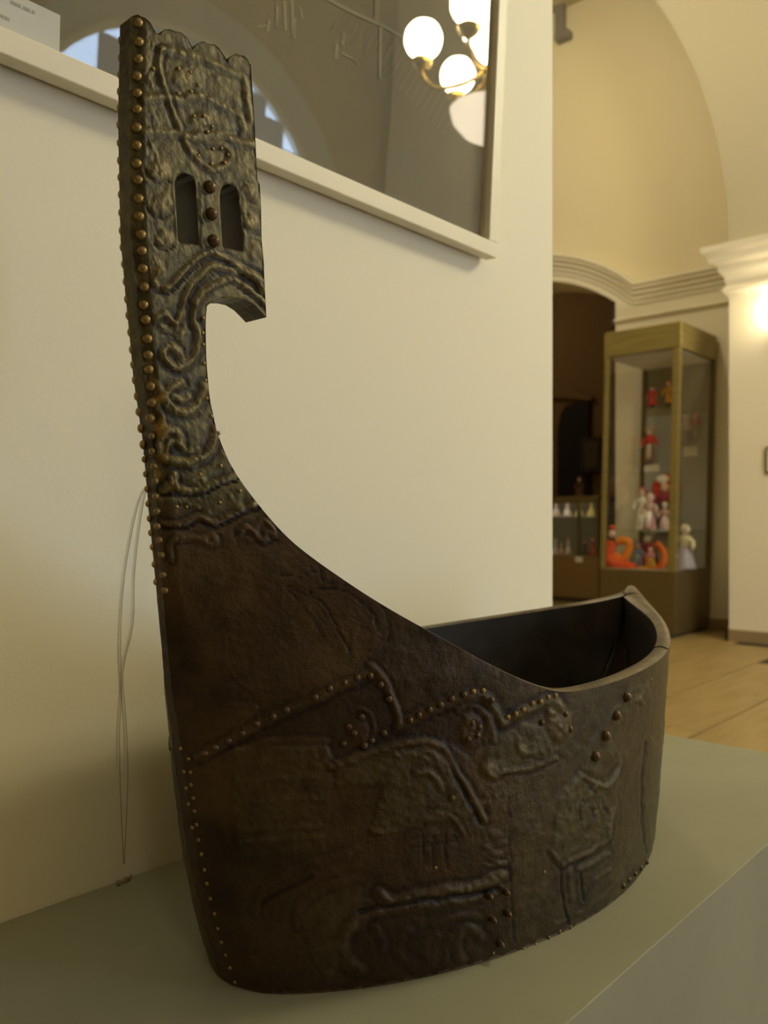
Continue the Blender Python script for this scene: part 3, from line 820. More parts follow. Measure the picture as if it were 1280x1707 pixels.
# joint line across the rim near the stern
kj = min(rk, key=lambda k: abs(PX[loop_i[k]] - 1114) + abs(PY_[loop_i[k]] - 1090) * .5)
tube_j = [Vector(rimpt(kj, j / NR, 1)) + Vector((0, 0, .0004)) for j in range(NR + 1)]
obj('rim_joint', tube(B(), tube_j, .0008, 6), M['inner'], gond)['label'] = 'dark joint line across the rim'
# inside walls and inside floor
vs, fs = [], []
HF = .035; NRW = 14
cols = []
for side in (1, -1):
    base = len(vs); ks = rk[::3] + ([rk[-1]] if rk[::3][-1] != rk[-1] else [])
    for k in ks:
        x0, y0, z0 = rimpt(k, 1.0, side); i = loop_i[k]; u = U[i]; h0 = z0
        for j in range(NRW + 1):
            f = j / NRW; hh = h0 + (HF - h0) * f
            s = min(float((x0 + ORG[0] - Xs(h0)) / (Xt(h0) - Xs(h0))), .985); xl = float(Xs(hh) + s * (Xt(hh) - Xs(hh)) - ORG[0]); qx = float(sstep(1.0, 2.3, u)); sr = (x0 + ORG[0] - Xs(hh)) / (Xt(hh) - Xs(hh)); sx_ = float(sr + (s - sr) * qx); wi = max(float(hw(np.array([sx_]), np.array([hh]))[0]) - tw(u) * 1.03, 0.0)
            yy = -side * wi; g = min(1, f * 2)
            vs.append((x0 + (min(xl, x0) - x0) * g * qx, y0 * (1 - g) + yy * g, hh))
    for a in range(len(ks) - 1):
        for j in range(NRW):
            q = (base + a * (NRW + 1) + j, base + (a + 1) * (NRW + 1) + j, base + (a + 1) * (NRW + 1) + j + 1, base + a * (NRW + 1) + j + 1)
            fs.append(q if side == 1 else q[::-1])
    cols.append((base, len(ks)))
for a in range(cols[0][1] - 1):
    p = cols[0][0] + a * (NRW + 1) + NRW; q = cols[1][0] + a * (NRW + 1) + NRW
    fs.append((p, p + NRW + 1, q + NRW + 1, q))
obj('interior', (vs, fs), M['inner'], gond, True)['label'] = 'dark hollow inside of the vessel'

# rivets and studs: one mesh per kind, shared
def dome_mesh(nm, r, m, hgt=.75, seg=10):
    bm = B(); prof = [(r * math.cos(t), r * hgt * math.sin(t)) for t in (0, .35, .75, 1.15, 1.5)]
    prof = [(r, -r * .5)] + prof; lathe(bm, prof, seg); me = bpy.data.meshes.new(nm)
    bmesh.ops.recalc_face_normals(bm, faces=bm.faces); bm.to_mesh(me); bm.free(); me.materials.append(m)
    me.polygons.foreach_set('use_smooth', [True] * len(me.polygons)); return me
RV = {'big': dome_mesh('rivet', .0037, M['brass']), 'mid': dome_mesh('rivet_mid', .0027, M['brass']), 'small': dome_mesh('rivet_small', .0017, M['brass']),
      'dstud': dome_mesh('stud', .0052, M['stud'], 1.0), 'dmid': dome_mesh('stud_mid', .0030, M['stud'], .9), 'dsmall': dome_mesh('stud_small', .0020, M['stud'], .9), 'peg': dome_mesh('peg', .0030, M['stud'], 2.4)}
def local_disp(u, h):
    d2 = (V2[:, 0] - u * UA) ** 2 + (V2[:, 1] - h) ** 2; return float(disp[int(d2.argmin())])
def put(kind, a, nrm, name, lift=0.0, side=1):
    o = bpy.data.objects.new(name, RV[kind]); COL.objects.link(o); o.parent = gond
    p = a + nrm * lift - ORG
    if side < 0: p = p * np.array([1, -1, 1]); nrm = nrm * np.array([1, -1, 1])
    o.location = tuple(p)
    o.rotation_mode = 'QUATERNION'; o.rotation_quaternion = Vector((0, 0, 1)).rotation_difference(Vector(tuple(nrm))); return o
def rivet_px(px, py, kind, name='rivet', lift=.0002):
    u, h = hit(px, py); a, nr = point_normal(u, h); put(kind, a, nr, name, lift + local_disp(u, h)); return u, h
stem_rows = [(230, 38), (231, 70), (230, 98), (228, 127), (228, 155), (228, 182), (228, 213), (228, 243), (228, 273), (230, 300), (231, 331), (232, 361), (235, 391), (236, 418), (238, 448), (240, 478), (239, 508), (243, 533), (246, 565), (247, 592), (248, 616), (251, 644), (253, 671), (251, 697), (254, 727), (255, 752), (257, 777), (259, 802), (260, 827), (262, 852), (263, 877), (266, 900), (269, 925), (272, 958), (275, 984)]
hs_near = []
for i, (x, y) in enumerate(stem_rows):
    u, h = rivet_px(x, y, 'big' if y < 700 else 'mid'); hs_near.append((u, h))
# the matching row on the far side of the stem, staggered by half a step
for i in range(len(hs_near) - 1):
    u = .5 * (hs_near[i][0] + hs_near[i + 1][0]) * .72; h = .5 * (hs_near[i][1] + hs_near[i + 1][1]); a, nr = point_normal(u, h)
    nr = nr * .75 + np.array([-.65, 0, 0]); nr /= np.linalg.norm(nr)
    put('big' if h > .43 else 'mid', a, nr, 'rivet', .0002, -1)
for x, y in [(315, 1265), (318, 1287), (319, 1308), (323, 1330), (325, 1352), (328, 1375), (331, 1400), (336, 1424), (341, 1450), (345, 1473), (351, 1498), (358, 1523), (363, 1548), (370, 1570), (376, 1592), (384, 1613), (392, 1637)]:
    rivet_px(x, y, 'small')
for x, y in [(297, 1250), (297, 1290), (300, 1318), (303, 1345), (308, 1385)]: rivet_px(x + 3, y, 'small')
for x, y in [(296, 115), (316, 121), (329, 142), (318, 153), (297, 156), (322, 194), (337, 194), (353, 211), (344, 221), (355, 248), (369, 247), (380, 258), (373, 272), (353, 273), (330, 260), (255, 115)]:
    rivet_px(x, y, 'small')
for x, y in [(349, 312), (352, 357), (355, 402)]: rivet_px(x, y, 'dstud', 'stud')
for x, y in [(338, 530), (338, 555), (339, 574), (340, 606), (343, 634), (345, 664), (352, 694), (364, 722), (367, 777), (333, 791), (294, 845), (311, 845), (366, 838), (399, 819)]:
    rivet_px(x, y, 'small')
for x, y in [(381, 1234), (404, 1222), (428, 1206), (477, 1183), (455, 1194), (525, 1162), (549, 1148), (574, 1139), (595, 1130), (617, 1127), (635, 1142), (648, 1165), (342, 1255), (360, 1245),
             (682, 1200), (697, 1192), (715, 1183), (733, 1175), (752, 1165), (772, 1158), (818, 1167), (603, 1195), (582, 1212), (573, 1240), (607, 1243), (590, 1222), (620, 1235), (640, 1222), (786, 1205), (798, 1212), (780, 1232), (795, 1226), (752, 1330), (903, 1205), (940, 1190), (948, 1215)]:
    rivet_px(x, y, 'dmid', 'stud')
for x, y in [(788, 1153), (805, 1152), (846, 1196), (858, 1190), (871, 1183), (887, 1173), (900, 1170), (913, 1163), (925, 1160)]: rivet_px(x, y, 'mid', 'rivet')
for x, y in [(1043, 1162), (1025, 1192), (1007, 1226), (990, 1260)]: rivet_px(x, y, 'dstud', 'stud')
for x, y in [(813, 1492), (840, 1485), (819, 1531), (844, 1521), (832, 1572)]: rivet_px(x, y, 'peg', 'peg')
for x, y in [(873, 1582), (893, 1575), (915, 1563), (933, 1553), (951, 1545), (907, 1454), (726, 1447), (822, 1589), (607, 1650), (1085, 1133)]: rivet_px(x, y, 'small', 'rivet')
for x, y in [(1038, 1477), (1048, 1467), (1058, 1457), (1068, 1447), (1077, 1437), (1085, 1427)]: rivet_px(x, y, 'dmid', 'stud')

# ================================================================== PICTURE ON THE PARTITION
TILT = math.radians(2.9)
pc = at_y(827, 430, YW - .026)               # lower right outer corner
pic = thing('framed_picture', 'large glazed dark picture in a cream frame on the partition', 'picture', (pc.x, YW - .006, pc.z))
pic.rotation_euler = (TILT, 0, 0)
# local frame: x to the left is negative, z up, -y towards the room
PW, PH, FW = 2.1, 1.15, .024
def pbox(x0, x1, z0, z1, y0, y1): return box(B(), x0, x1, y0, y1, z0, z1, .0015)
obj('frame_bar', pbox(-PW, 0, 0, FW, -.022, 0), M['frame'], pic)
obj('frame_bar', pbox(-FW * 1.0, 0, FW, PH - FW, -.022, 0), M['frame'], pic)
obj('frame_bar', pbox(-PW, 0, PH - FW, PH, -.022, 0), M['frame'], pic)
obj('frame_bar', pbox(-PW, -PW + FW, FW, PH - FW, -.022, 0), M['frame'], pic)
pr = obj('print', box(B(), -PW + FW, -FW, -.004, -.001, FW, PH - FW), M['print'], pic); pr['label'] = 'dark olive print behind the glass'
obj('glass_pane', box(B(), -PW + FW, -FW, -.0125, -.0105, FW, PH - FW), M['glass'], pic)['label'] = 'reflecting glass pane'
Rm = Matrix.Rotation(TILT, 3, 'X'); Ri = Rm.transposed(); pl = Vector(pic.location)
def onprint(px, py, dep=-.0045):
    """point of the print plane behind a photograph pixel, in the picture's own coordinates"""
    o_ = Ri @ (Vector((0, 0, CH)) - pl); d = Ri @ pray(px, py); t = (dep - o_.y) / d.y; return o_ + d * t
def stroke(pts, w, m, name='print_stroke', par=pr):
    bm = B(); P = [onprint(*p) for p in pts]
    for a, b in zip(P, P[1:]):
        d = (b - a); nrm = Vector((-d.z, 0, d.x)).normalized() * w / 2
        vsx = [bm.verts.new(a + nrm + Vector((0, q, 0))) for q in (0, -.0004)] + [bm.verts.new(b + nrm + Vector((0, q, 0))) for q in (0, -.0004)] + [bm.verts.new(b - nrm + Vector((0, q, 0))) for q in (0, -.0004)] + [bm.verts.new(a - nrm + Vector((0, q, 0))) for q in (0, -.0004)]
        bm.faces.new((vsx[1], vsx[3], vsx[5], vsx[7]))
    return obj(name, bm, m, par)
stroke([(545, -2), (590, 22), (635, 42), (690, 72)], .005, M['printlight'])
stroke([(634, 42), (633, 130)], .006, M['printlight']); stroke([(628, -4), (628, 38)], .010, M['printmid'])
bmS = B()
def addst(a, b, w):
    P = onprint(*a), onprint(*b); d = P[1] - P[0]; nr = Vector((-d.z, 0, d.x)).normalized() * w / 2
    bmS.faces.new([bmS.verts.new(v + Vector((0, -.0002, 0))) for v in (P[0] + nr, P[1] + nr, P[1] - nr, P[0] - nr)])
for i in range(13):
    x = 646 + i * 9; y = 78 + i * 9; addst((x + 14, y - 14), (x - 16, y + 36), .002)
for i in range(9):
    x = 560 + i * 9; y = 30 + i * 6; addst((x + 8, y - 6), (x - 8, y + 22), .0017)
h_ = obj('railing_hatching', bmS, M['printmid'], pr); h_['kind'] = 'stuff'
bmS = B()
for a, b, w in (((449, 34), (446, 52), .004), ((462, 10), (461, 44), .004), ((474, 2), (476, 50), .005), ((486, 0), (489, 60), .006), ((492, 30), (490, 64), .004), ((574, 52), (570, 76), .006), ((562, 74), (560, 98), .006), ((568, 88), (598, 102), .003), ((590, 98), (600, 110), .003), ((500, 10), (504, 30), .003), ((430, 44), (450, 42), .002)):
    addst(a, b, w)
obj('pale_figures', bmS, M['printlight'], pr)['kind'] = 'stuff'
# white caption card tucked in the lower left of the glass
c4 = [onprint(x, y, -.0128) for x, y in ((-60, -40), (97, 26), (97, 97), (-60, 32))]
zb = FW - .0
ca, cb = onprint(97, 97, -.0128), onprint(97, 26, -.0128)
cx1 = ca.x; cz1 = cb.z; cxl = onprint(-60, 0, -.0128).x
obj('caption_card', box(B(), cxl, cx1, -.0150, -.0130, FW, cz1), mat('caption_card_paper', (.55, .56, .53), .7), pic)['label'] = 'white caption card at the lower left of the glass'
bmS = B()
for a, b in (((18, 3), (58, 18)), ((0, 26), (16, 34)), ((-20, 14), (-2, 22))):
    P = onprint(*a, -.0152), onprint(*b, -.0152); z = P[0].z
    for (u0, u1) in ((0, .42), (.5, .8), (.86, 1)):
        xa = P[0].x + (P[1].x - P[0].x) * u0; xb = P[0].x + (P[1].x - P[0].x) * u1
        bmS.faces.new([bmS.verts.new(v) for v in ((xa, -.0153, z - .0016), (xb, -.0153, z - .0016), (xb, -.0153, z + .0016), (xa, -.0153, z + .0016))])
obj('caption_text', bmS, M['ink'], pic)['kind'] = 'stuff'

# fine threads hanging down the partition and the scrap they end in
def onwall(px, py): v = at_y(px, py, YW - .0012); return v
th_ = thing('hanging_threads', 'pair of fine grey threads hanging down the partition left of the gondola', 'thread', (0, 0, 0))
obj('strand', tube(B(), smoothpath([onwall(*p) for p in ((240, 815), (228, 850), (212, 930), (203, 1010), (201, 1090), (203, 1150), (199, 1220), (201, 1330), (206, 1440))]), .00035, 5), M['thread'], th_)
obj('strand', tube(B(), smoothpath([onwall(*p) for p in ((244, 815), (234, 870), (224, 960), (222, 1040), (205, 1120), (210, 1200), (213, 1300), (207, 1440))]), .00035, 5), M['thread'], th_)
sp = at_y(203, 1462, YW - .010); sp.z = .5005
bm = B(); tube(bm, smoothpath([(0, 0, .002), (.004, -.001, .004), (.009, .001, .002), (.013, .003, .004)]), [.001, .0022, .0018, .0008], 6)
ball(bm, (-.004, 0, .0025), .0028, 8)
tag(obj('paper_scrap', bm, mat('scrap', (.30, .23, .12), .8), None, True, tuple(sp)), 'tiny tan scrap at the foot of the partition below the threads', 'scrap')

# ================================================================== CHANDELIER (reflected in the glass)
gl_n = (Rm @ Vector((0, -1, 0))).normalized()
gp = pl + Rm @ Vector((-.5, -.0125, .3))
def reflected(px, py, total):
    d = pray(px, py); o_ = Vector((0, 0, CH)); t = (gp - o_).dot(gl_n) / d.dot(gl_n); hp = o_ + d * t
    r = d - 2 * d.dot(gl_n) * gl_n; return hp + r * (total - t)
cc = reflected(838, 112, 4.7)
ch = thing('chandelier', 'brass chandelier of lit white globes reflected in the picture glass', 'chandelier', tuple(cc))
def chp(name, bm, m, s=True, par=ch): return obj(name, bm, m, par, s)
chp('stem', tube(B(), [(0, 0, -.30), (0, 0, -.1), (0, 0, .3), (0, 0, HC - cc.z - .003)], [.03, .05, .03, .015], 12), M['chbrass'])
chp('hub', lathe(B(), [(.02, -.12), (.09, -.08), (.11, -.02), (.06, .04), (.09, .08), (.03, .14)], 20), M['chbrass'])
chp('bowl_shade', lathe(B(), [(.02, -.42), (.12, -.405), (.20, -.37), (.26, -.31), (.28, -.25), (.265, -.25), (.24, -.31), (.02, -.39)], 32), M['shadebowl'])['label'] = 'softly glowing cream bowl under the chandelier'
for k in range(3):
    a = k * 2.09; chp('chain', tube(B(), [(.26 * math.cos(a), .26 * math.sin(a), -.26), (.08 * math.cos(a), .08 * math.sin(a), -.06)], .006, 6), M['chbrass'])
NG = 6
for k in range(NG):
    a = math.radians(228 + 360 / NG * k); c, s = math.cos(a), math.sin(a); Rr = .46
    arm = chp('arm', tube(B(), smoothpath([(.08 * c, .08 * s, -.02), (.22 * c, .22 * s, -.11), (.38 * c, .38 * s, -.14), (Rr * c, Rr * s, -.06), (Rr * c, Rr * s, .0)]), .012, 8), M['chbrass'])
    chp('cup', lathe(B(), [(.015, -.06), (.05, -.03), (.065, .0), (.05, .012), (.02, .012)], 14, (Rr * c, Rr * s, 0)), M['chbrass'], True, arm)
    chp('globe', ball(B(), (Rr * c, Rr * s, .118), .108, 20), M['globe'])
for k in range(4):
    a = math.radians(30 + 90 * k); c, s = math.cos(a) * .15, math.sin(a) * .15
    chp('globe', ball(B(), (c, s, .20), .12, 20), M['globe'])
# added pendant behind the lens: unseen, there to light the near wall
pc2 = Vector((-1.2, -2.2, 4.0))
p2 = thing('added_pendant', 'added opal pendant hanging unseen behind the viewer', 'lamp', tuple(pc2))
obj('globe', ball(B(), (0, 0, 0), .20, 20), emis('added_pendant_globe', (1.0, .92, .68), 14), p2, True)
obj('stem', tube(B(), [(0, 0, .19), (0, 0, HC - pc2.z - .003)], .012, 8), M['chbrass'], p2)

pc3 = Vector((4.2, 3.0, 4.7))  # added pendant above the view, brightens the far area and the tall case
p3 = thing('added_pendant', 'added opal pendant, out of view above the floor in front of the tall display case', 'lamp', tuple(pc3))
obj('globe', ball(B(), (0, 0, 0), .20, 20), emis('added_opal_pendant', (1.0, .88, .58), 31), p3, True)
obj('stem', tube(B(), [(0, 0, .19), (0, 0, HC - pc3.z - .003)], .012, 8), M['chbrass'], p3)

# sconce at the right edge on the pier
sc = at_x(1289, 515, XP - .09)
s1 = thing('wall_sconce', 'small lit globe sconce on the white pier at the right edge', 'lamp', tuple(sc))
obj('globe', ball(B(), (0, 0, 0), .05, 18), M['sconce'], s1, True)
obj('wall_plate', lathe(B(), [(.03, -.02), (.045, -.015), (.045, .0)], 14, (0, 0, -.06)), M['chbrass'], s1, True)
obj('arm', tube(B(), [(0, 0, -.055), (.03, 0, -.08), (.09, 0, -.07)], .008, 8), M['chbrass'], s1, True)

# small framed notice cut by the right edge of the photograph
nt_ = at_x(1277, 745, XP - .001); nb = at_x(1277, 790, XP - .001)
ntc = thing('framed_notice', 'small framed notice on the white pier at the right edge', 'frame', (XP, nt_.y, nb.z))
obj('frame', box(B(), -.02, 0, -.22, 0, 0, nt_.z - nb.z, .002), M['golddark'], ntc); obj('sheet', box(B(), -.0225, -.02, -.205, -.015, .015, nt_.z - nb.z - .015), M['white'], ntc)

# grey bracket high on the wall beside the partition edge
bk = at_x(934, 58, XB - .07)
br = thing('wall_bracket', 'grey metal bracket high on the warm wall beside the partition edge', 'bracket', (XB, bk.y, bk.z))
obj('upright', box(B(), -.09, -.02, -.03, .05, -.02, .75, .008), M['greyfit'], br); obj('foot', box(B(), -.10, 0, -.09, .05, -.05, .02, .01), M['greyfit'], br)
obj('wall_mount', box(B(), -.03, 0, -.02, .04, .3, .36, .004), M['greyfit'], br)

# ================================================================== TALL GLASS CASE
CX0, CX1, CY0, CY1, CHt = 6.02, 6.74, 2.523, 3.13, 2.36
case = thing('tall_display_case', 'tall brass-framed glass display case full of dolls by the white pier', 'display case', (CX0, CY0, 0))
LEAN = .026
def lean(bm, z0=0.0):
    for v in bm.verts: v.co.y += -LEAN * (v.co.z + z0 - .0) * 0.92
    return bm
def cpart(name, x0, x1, y0, y1, z0, z1, m, bev=.003, par=case):
    return obj(name, lean(box(B(), x0, x1, y0, y1, z0, z1, bev, (CX0, CY0, 0))), m, par)
def ly(z): return -LEAN * z * .92
BZ = .50
cpart('base_cabinet', CX0, CX1, CY0, CY1, .03, BZ, M['golddark'])
cpart('kick_plate', CX0 + .015, CX1, CY0 + .015, CY1 - .015, 0, .03, M['darkfit'])
cpart('case_floor', CX0 + .02, CX1 - .02, CY0 + .02, CY1 - .02, BZ + .0002, BZ + .008, M['casefloor'])
cpart('header', CX0 - .005, CX1 + .0, CY0 - .005, CY1 + .005, 2.165, CHt, M['gold'], .006)
cpart('ceiling_panel', CX0 + .03, CX1 - .03, CY0 + .03, CY1 - .03, 2.155, 2.1649, M['white'])
for x0, x1, y0, y1 in ((CX0, CX0 + .04, CY0, CY0 + .055), (CX1 - .04, CX1, CY0, CY0 + .04), (CX0, CX0 + .035, CY1 - .035, CY1), (CX1 - .04, CX1, CY1 - .04, CY1)):
    cpart('corner_post', x0, x1, y0, y1, BZ, 2.165, M['gold'] if x0 < 6.5 else M['golddark'])
cpart('glass_pane', CX0 + .010, CX0 + .016, CY0 + .055, CY1 - .035, BZ, 2.165, M['vglass'], 0)
cpart('glass_pane', CX0 + .04, CX1 - .04, CY0 + .012, CY0 + .018, BZ, 2.165, M['vglass'], 0)
cpart('glass_pane', CX0 + .035, CX1 - .04, CY1 - .018, CY1 - .012, BZ, 2.165, M['vglass'], 0)
zs = at_x(1090, 695, CX1 - .02).z
cpart('back_panel', CX1 - .030, CX1 - .012, CY0 + .04, CY1 - .04, BZ, zs, M['greypanel'], 0)['label'] = 'grey lower back panel'
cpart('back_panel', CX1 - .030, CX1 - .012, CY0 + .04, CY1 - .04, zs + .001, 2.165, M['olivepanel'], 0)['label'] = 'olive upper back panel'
SZ = .805
shp = [(CX1 - .03, CY0 + .05), (6.33, CY0 + .05), (6.25, CY0 + .14), (6.22, CY0 + .28), (6.26, CY0 + .44), (6.33, CY1 - .05), (CX1 - .03, CY1 - .05)]
bm = B(); a = [bm.verts.new((x - CX0, y - CY0, SZ - .008)) for x, y in shp]; b = [bm.verts.new((x - CX0, y - CY0, SZ)) for x, y in shp]
bm.faces.new(a); bm.faces.new(b)
for i in range(len(shp)): bm.faces.new((a[i], a[(i + 1) % len(shp)], b[(i + 1) % len(shp)], b[i]))
sh = obj('glass_shelf', lean(bm), M['shelf'], case)
bm = B(); 
tube(bm, [(x - CX0 - .002, y - CY0, SZ - .004) for x, y in shp[1:6]], .004, 6); obj('polished_edge', lean(bm), M['edge'], sh)
obj('keyhole', lean(lathe(B(), [(.008, -.004), (.008, .004)], 10, (.02, .0, .62))), M['white'], case)


# ---- dolls
def doll(name, label, loc, H_, head, hat, top, skirt, skin=(.75, .55, .42), apron=None, yaw=math.pi, legs=None, arms=True, group='dolls in the glass cases', wide=1.0, hatstyle='kerchief', lean_x=0.0):
    t = thing(name, label, 'doll', loc, group); t.rotation_euler = (0, lean_x, yaw)
    s = H_
    skirt_top = .50 * s
    lb = .12 * s if legs else 0
    if legs:
        for k in (-1, 1): obj('leg', tube(B(), [(0, .06 * s * k, .0), (0, .06 * s * k, .2 * s)], [.045 * s, .04 * s], 8), cm(legs), t, True)
    obj('skirt', lathe(B(), [(.19 * s * wide, lb), (.20 * s * wide, lb + .03 * s), (.15 * s * wide, .28 * s), (.09 * s, skirt_top), (.05 * s, skirt_top + .02 * s)], 16), cm(skirt), t, True)
    obj('torso', lathe(B(), [(.07 * s, skirt_top - .06 * s), (.10 * s, .56 * s), (.125 * s, .66 * s), (.10 * s, .74 * s), (.035 * s, .78 * s)], 14, sx=.8), cm(top), t, True)
    if arms:
        for k in (-1, 1):
            ar = obj('arm', tube(B(), smoothpath([(0, .10 * s * k, .71 * s), (.02 * s, .19 * s * k, .60 * s), (.08 * s, .21 * s * k, .47 * s)]), [.045 * s] * 4 + [.05 * s] * 4 + [.04 * s], 8), cm(top), t, True)
            obj('hand', ball(B(), (.09 * s, .21 * s * k, .44 * s), .03 * s, 8), cm(skin), ar, True)
    hd = obj('head', ball(B(), (0, 0, .865 * s), .095 * s, 14, (1, .95, 1.12)), cm(skin), t, True)
    for k in (-1, 1): obj('eye', ball(B(), (.088 * s, .033 * s * k, .885 * s), .012 * s, 6), cm((.03, .02, .02)), hd)
    if hatstyle == 'kerchief':
        obj('kerchief', ball(B(), (-.025 * s, 0, .885 * s), .108 * s, 14, (.95, 1.05, 1.12)), cm(hat), t, True)
    elif hatstyle == 'cap':
        obj('cap', lathe(B(), [(.10 * s, .90 * s), (.115 * s, .92 * s), (.10 * s, .98 * s), (.04 * s, 1.02 * s)], 14), cm(hat), t, True)
    elif hatstyle == 'cone':
        obj('cap', lathe(B(), [(.11 * s, .89 * s), (.09 * s, .97 * s), (.02 * s, 1.12 * s)], 14), cm(hat), t, True)
    elif hatstyle == 'crown':
        hdr = obj('headdress', lathe(B(), [(.02 * s, -.03 * s), (.26 * s, -.02 * s), (.30 * s, 0), (.26 * s, .02 * s), (.02 * s, .03 * s)], 20), cm(hat), t, True)
        hdr.rotation_euler = (0, math.radians(80), 0); hdr.location = (-.06 * s, 0, .86 * s)
        fr = obj('headdress_front', lathe(B(), [(.01 * s, -.012 * s), (.14 * s, -.01 * s), (.14 * s, .01 * s), (.01 * s, .012 * s)], 18, sx=.6), cm((.85, .80, .74)), t, True)
        fr.rotation_euler = (0, math.radians(80), 0); fr.location = (.0, -.05 * s, 1.04 * s)
    elif hatstyle == 'straw':
        obj('hair', ball(B(), (-.015 * s, 0, .93 * s), .14 * s, 12, (.9, 1.15, .7)), cm(hat), t, True)
    if apron: obj('apron', lathe(B(), [(.165 * s * wide, lb + .06 * s), (.14 * s * wide, .28 * s), (.10 * s, skirt_top), ], 12, (.045 * s, 0, 0), .9, .8), cm(apron), t, True)
    return t

WHT, RED, DRED, ORG_, YEL, PNK = (.75, .70, .60), (.62, .05, .03), (.33, .02, .03), (.80, .17, .02), (.72, .36, .03), (.70, .42, .36)
hx = CX1 - .06
def dpos(px, pybase, X): v = at_x(px, pybase, X); return v
def hung(name, label, px, ptop, pbot, *a, **k):
    v = dpos(px, pbot, hx); t_ = dpos(px, ptop, hx); d = doll(name, label, (hx - .01, v.y, v.z), t_.z - v.z, *a, **k); return d
hung('hanging_doll', 'doll in a red coat hung at the top left of the tall case', 1088, 642, 680, None, (.30, .22, .10), RED, RED, legs=(.05, .03, .02), wide=1.1, hatstyle='straw', group='dolls hung on the back panel')
hung('hanging_doll', 'doll in a yellow coat and red cap hung at the top of the tall case', 1115, 634, 677, None, RED, YEL, YEL, legs=(.05, .03, .02), hatstyle='kerchief', wide=.7, group='dolls hung on the back panel')
hung('hanging_doll', 'straw-haired doll in a red blouse above the white card on the grey panel', 1084, 712, 770, None, (.50, .40, .26), RED, (.22, .13, .10), apron=(.60, .48, .40), hatstyle='straw', wide=.8, group='dolls hung on the back panel')
hung('hanging_doll', 'white-headed doll hung at the left of the right-hand pair in the tall case', 1144, 692, 742, None, WHT, (.60, .50, .42), (.32, .28, .30), hatstyle='cap', wide=.6, group='dolls hung on the back panel')
hung('hanging_doll', 'doll in a dull red shawl hung at the right of the right-hand pair', 1161, 688, 730, None, (.50, .18, .14), (.50, .18, .14), (.40, .30, .24), wide=.6, group='dolls hung on the back panel')
for x0, y0, x1, y1, lab in ((1069, 774, 1098, 787, 'blank white label card below the straw-haired doll in the tall case'), (1139, 744, 1162, 761, 'blank white label card below the pair of dolls at the right of the tall case')):
    a = at_x(x0, y1, CX1 - .036); b = at_x(x1, y0, CX1 - .036)
    tag(obj('label_card', box(B(), CX1 - .040, CX1 - .0305, b.y, a.y, a.z, b.z), M['white']), lab, 'label card', 'label cards in the tall case')
# dolls on the glass shelf
def stand(name, label, px, Xd, zb, ptop, *a, **k):
    d = pray(px, 868); y = d.y * Xd / d.x; zt = at_x(px, ptop, Xd).z
    return doll(name, label, (Xd, y, zb + .0005), (zt - zb) / (k.pop('tall', 1.0)), *a, **k)
stand('folk_doll', 'white-bloused doll at the left end of the glass shelf', 1071, 6.58, SZ, 812, None, (.40, .10, .12), WHT, WHT, apron=WHT, hatstyle='kerchief')
stand('folk_doll', 'small doll in a white apron with pink hem on the glass shelf', 1083, 6.32, SZ, 822, None, (.60, .50, .40), (.60, .40, .36), (.52, .26, .24), apron=(.85, .80, .76), wide=.95, skin=(.7, .5, .4))
stand('folk_doll', 'doll in a large red and white headdress at the back of the glass shelf', 1108, 6.64, SZ, 797, None, RED, (.30, .03, .06), (.05, .05, .07), hatstyle='crown', tall=1.06)
stand('folk_doll', 'pink-bloused doll in a white cap at the right of the glass shelf', 1108, 6.46, SZ, 838, None, WHT, (.62, .38, .36), (.70, .52, .48), hatstyle='cap', wide=1.15)
# dolls and soft toys on the case floor
FZ = BZ + .008
def toy_path(pts, X): return [tuple(at_x(x, y, X)) for x, y in pts]
dr = thing('soft_toy', 'long orange stuffed snake toy curled on the left of the case floor', 'soft toy', (6.12, 2.9, FZ))
def rel(o, pts): return [tuple(Vector(p) - Vector(o.location)) for p in pts]
bm = B(); pth = smoothpath(rel(dr, toy_path([(1020, 903), (1015, 915), (1014, 927), (1021, 938), (1036, 944), (1050, 948), (1058, 950)], 6.13)), 5)
nn = len(pth); tube(bm, pth, [.030 + .028 * math.sin(math.pi * (.15 + .7 * i / nn)) for i in range(nn)], 12); obj('body', bm, cm((.72, .09, .015)), dr, True)
bm = B(); pth = smoothpath(rel(dr, toy_path([(1024, 925), (1036, 932), (1046, 920), (1050, 906), (1040, 901), (1030, 903)], 6.15)), 5); tube(bm, pth, [.032] * len(pth), 10); obj('coil', bm, cm((.85, .26, .02)), dr, True)
bm = B(); v = rel(dr, toy_path([(1020, 890)], 6.13))[0]; ball(bm, v, .030, 12); obj('face', bm, cm((.75, .55, .45)), dr, True)
bm = B(); v = rel(dr, toy_path([(1021, 880)], 6.14))[0]; ball(bm, v, .028, 12, (1, 1, .8)); obj('cap', bm, cm((.65, .09, .02)), dr, True)
dr2 = thing('soft_toy', 'yellow and orange stuffed toy arching over the small dolls on the case floor', 'soft toy', (6.16, 2.75, FZ))
bm = B(); pth = smoothpath(rel(dr2, toy_path([(1066, 950), (1078, 952), (1090, 951), (1103, 942), (1107, 928), (1103, 914), (1094, 905)], 6.17)), 5)
nn = len(pth); tube(bm, pth, [.032 - .010 * i / nn for i in range(nn)], 12); obj('body', bm, cm((.78, .16, .02)), dr2, True)
bm = B(); pth = smoothpath(rel(dr2, toy_path([(1068, 951), (1073, 953), (1079, 952)], 6.16)), 3); tube(bm, pth, .036, 12); obj('band', bm, cm((.85, .40, .03)), dr2, True)
stand('small_doll', 'small pink and yellow doll inside the orange arch on the case floor', 1084, 6.28, FZ, 912, None, (.65, .35, .30), (.62, .30, .28), (.75, .40, .05), wide=1.3, hatstyle='kerchief', group='small dolls on the case floor')
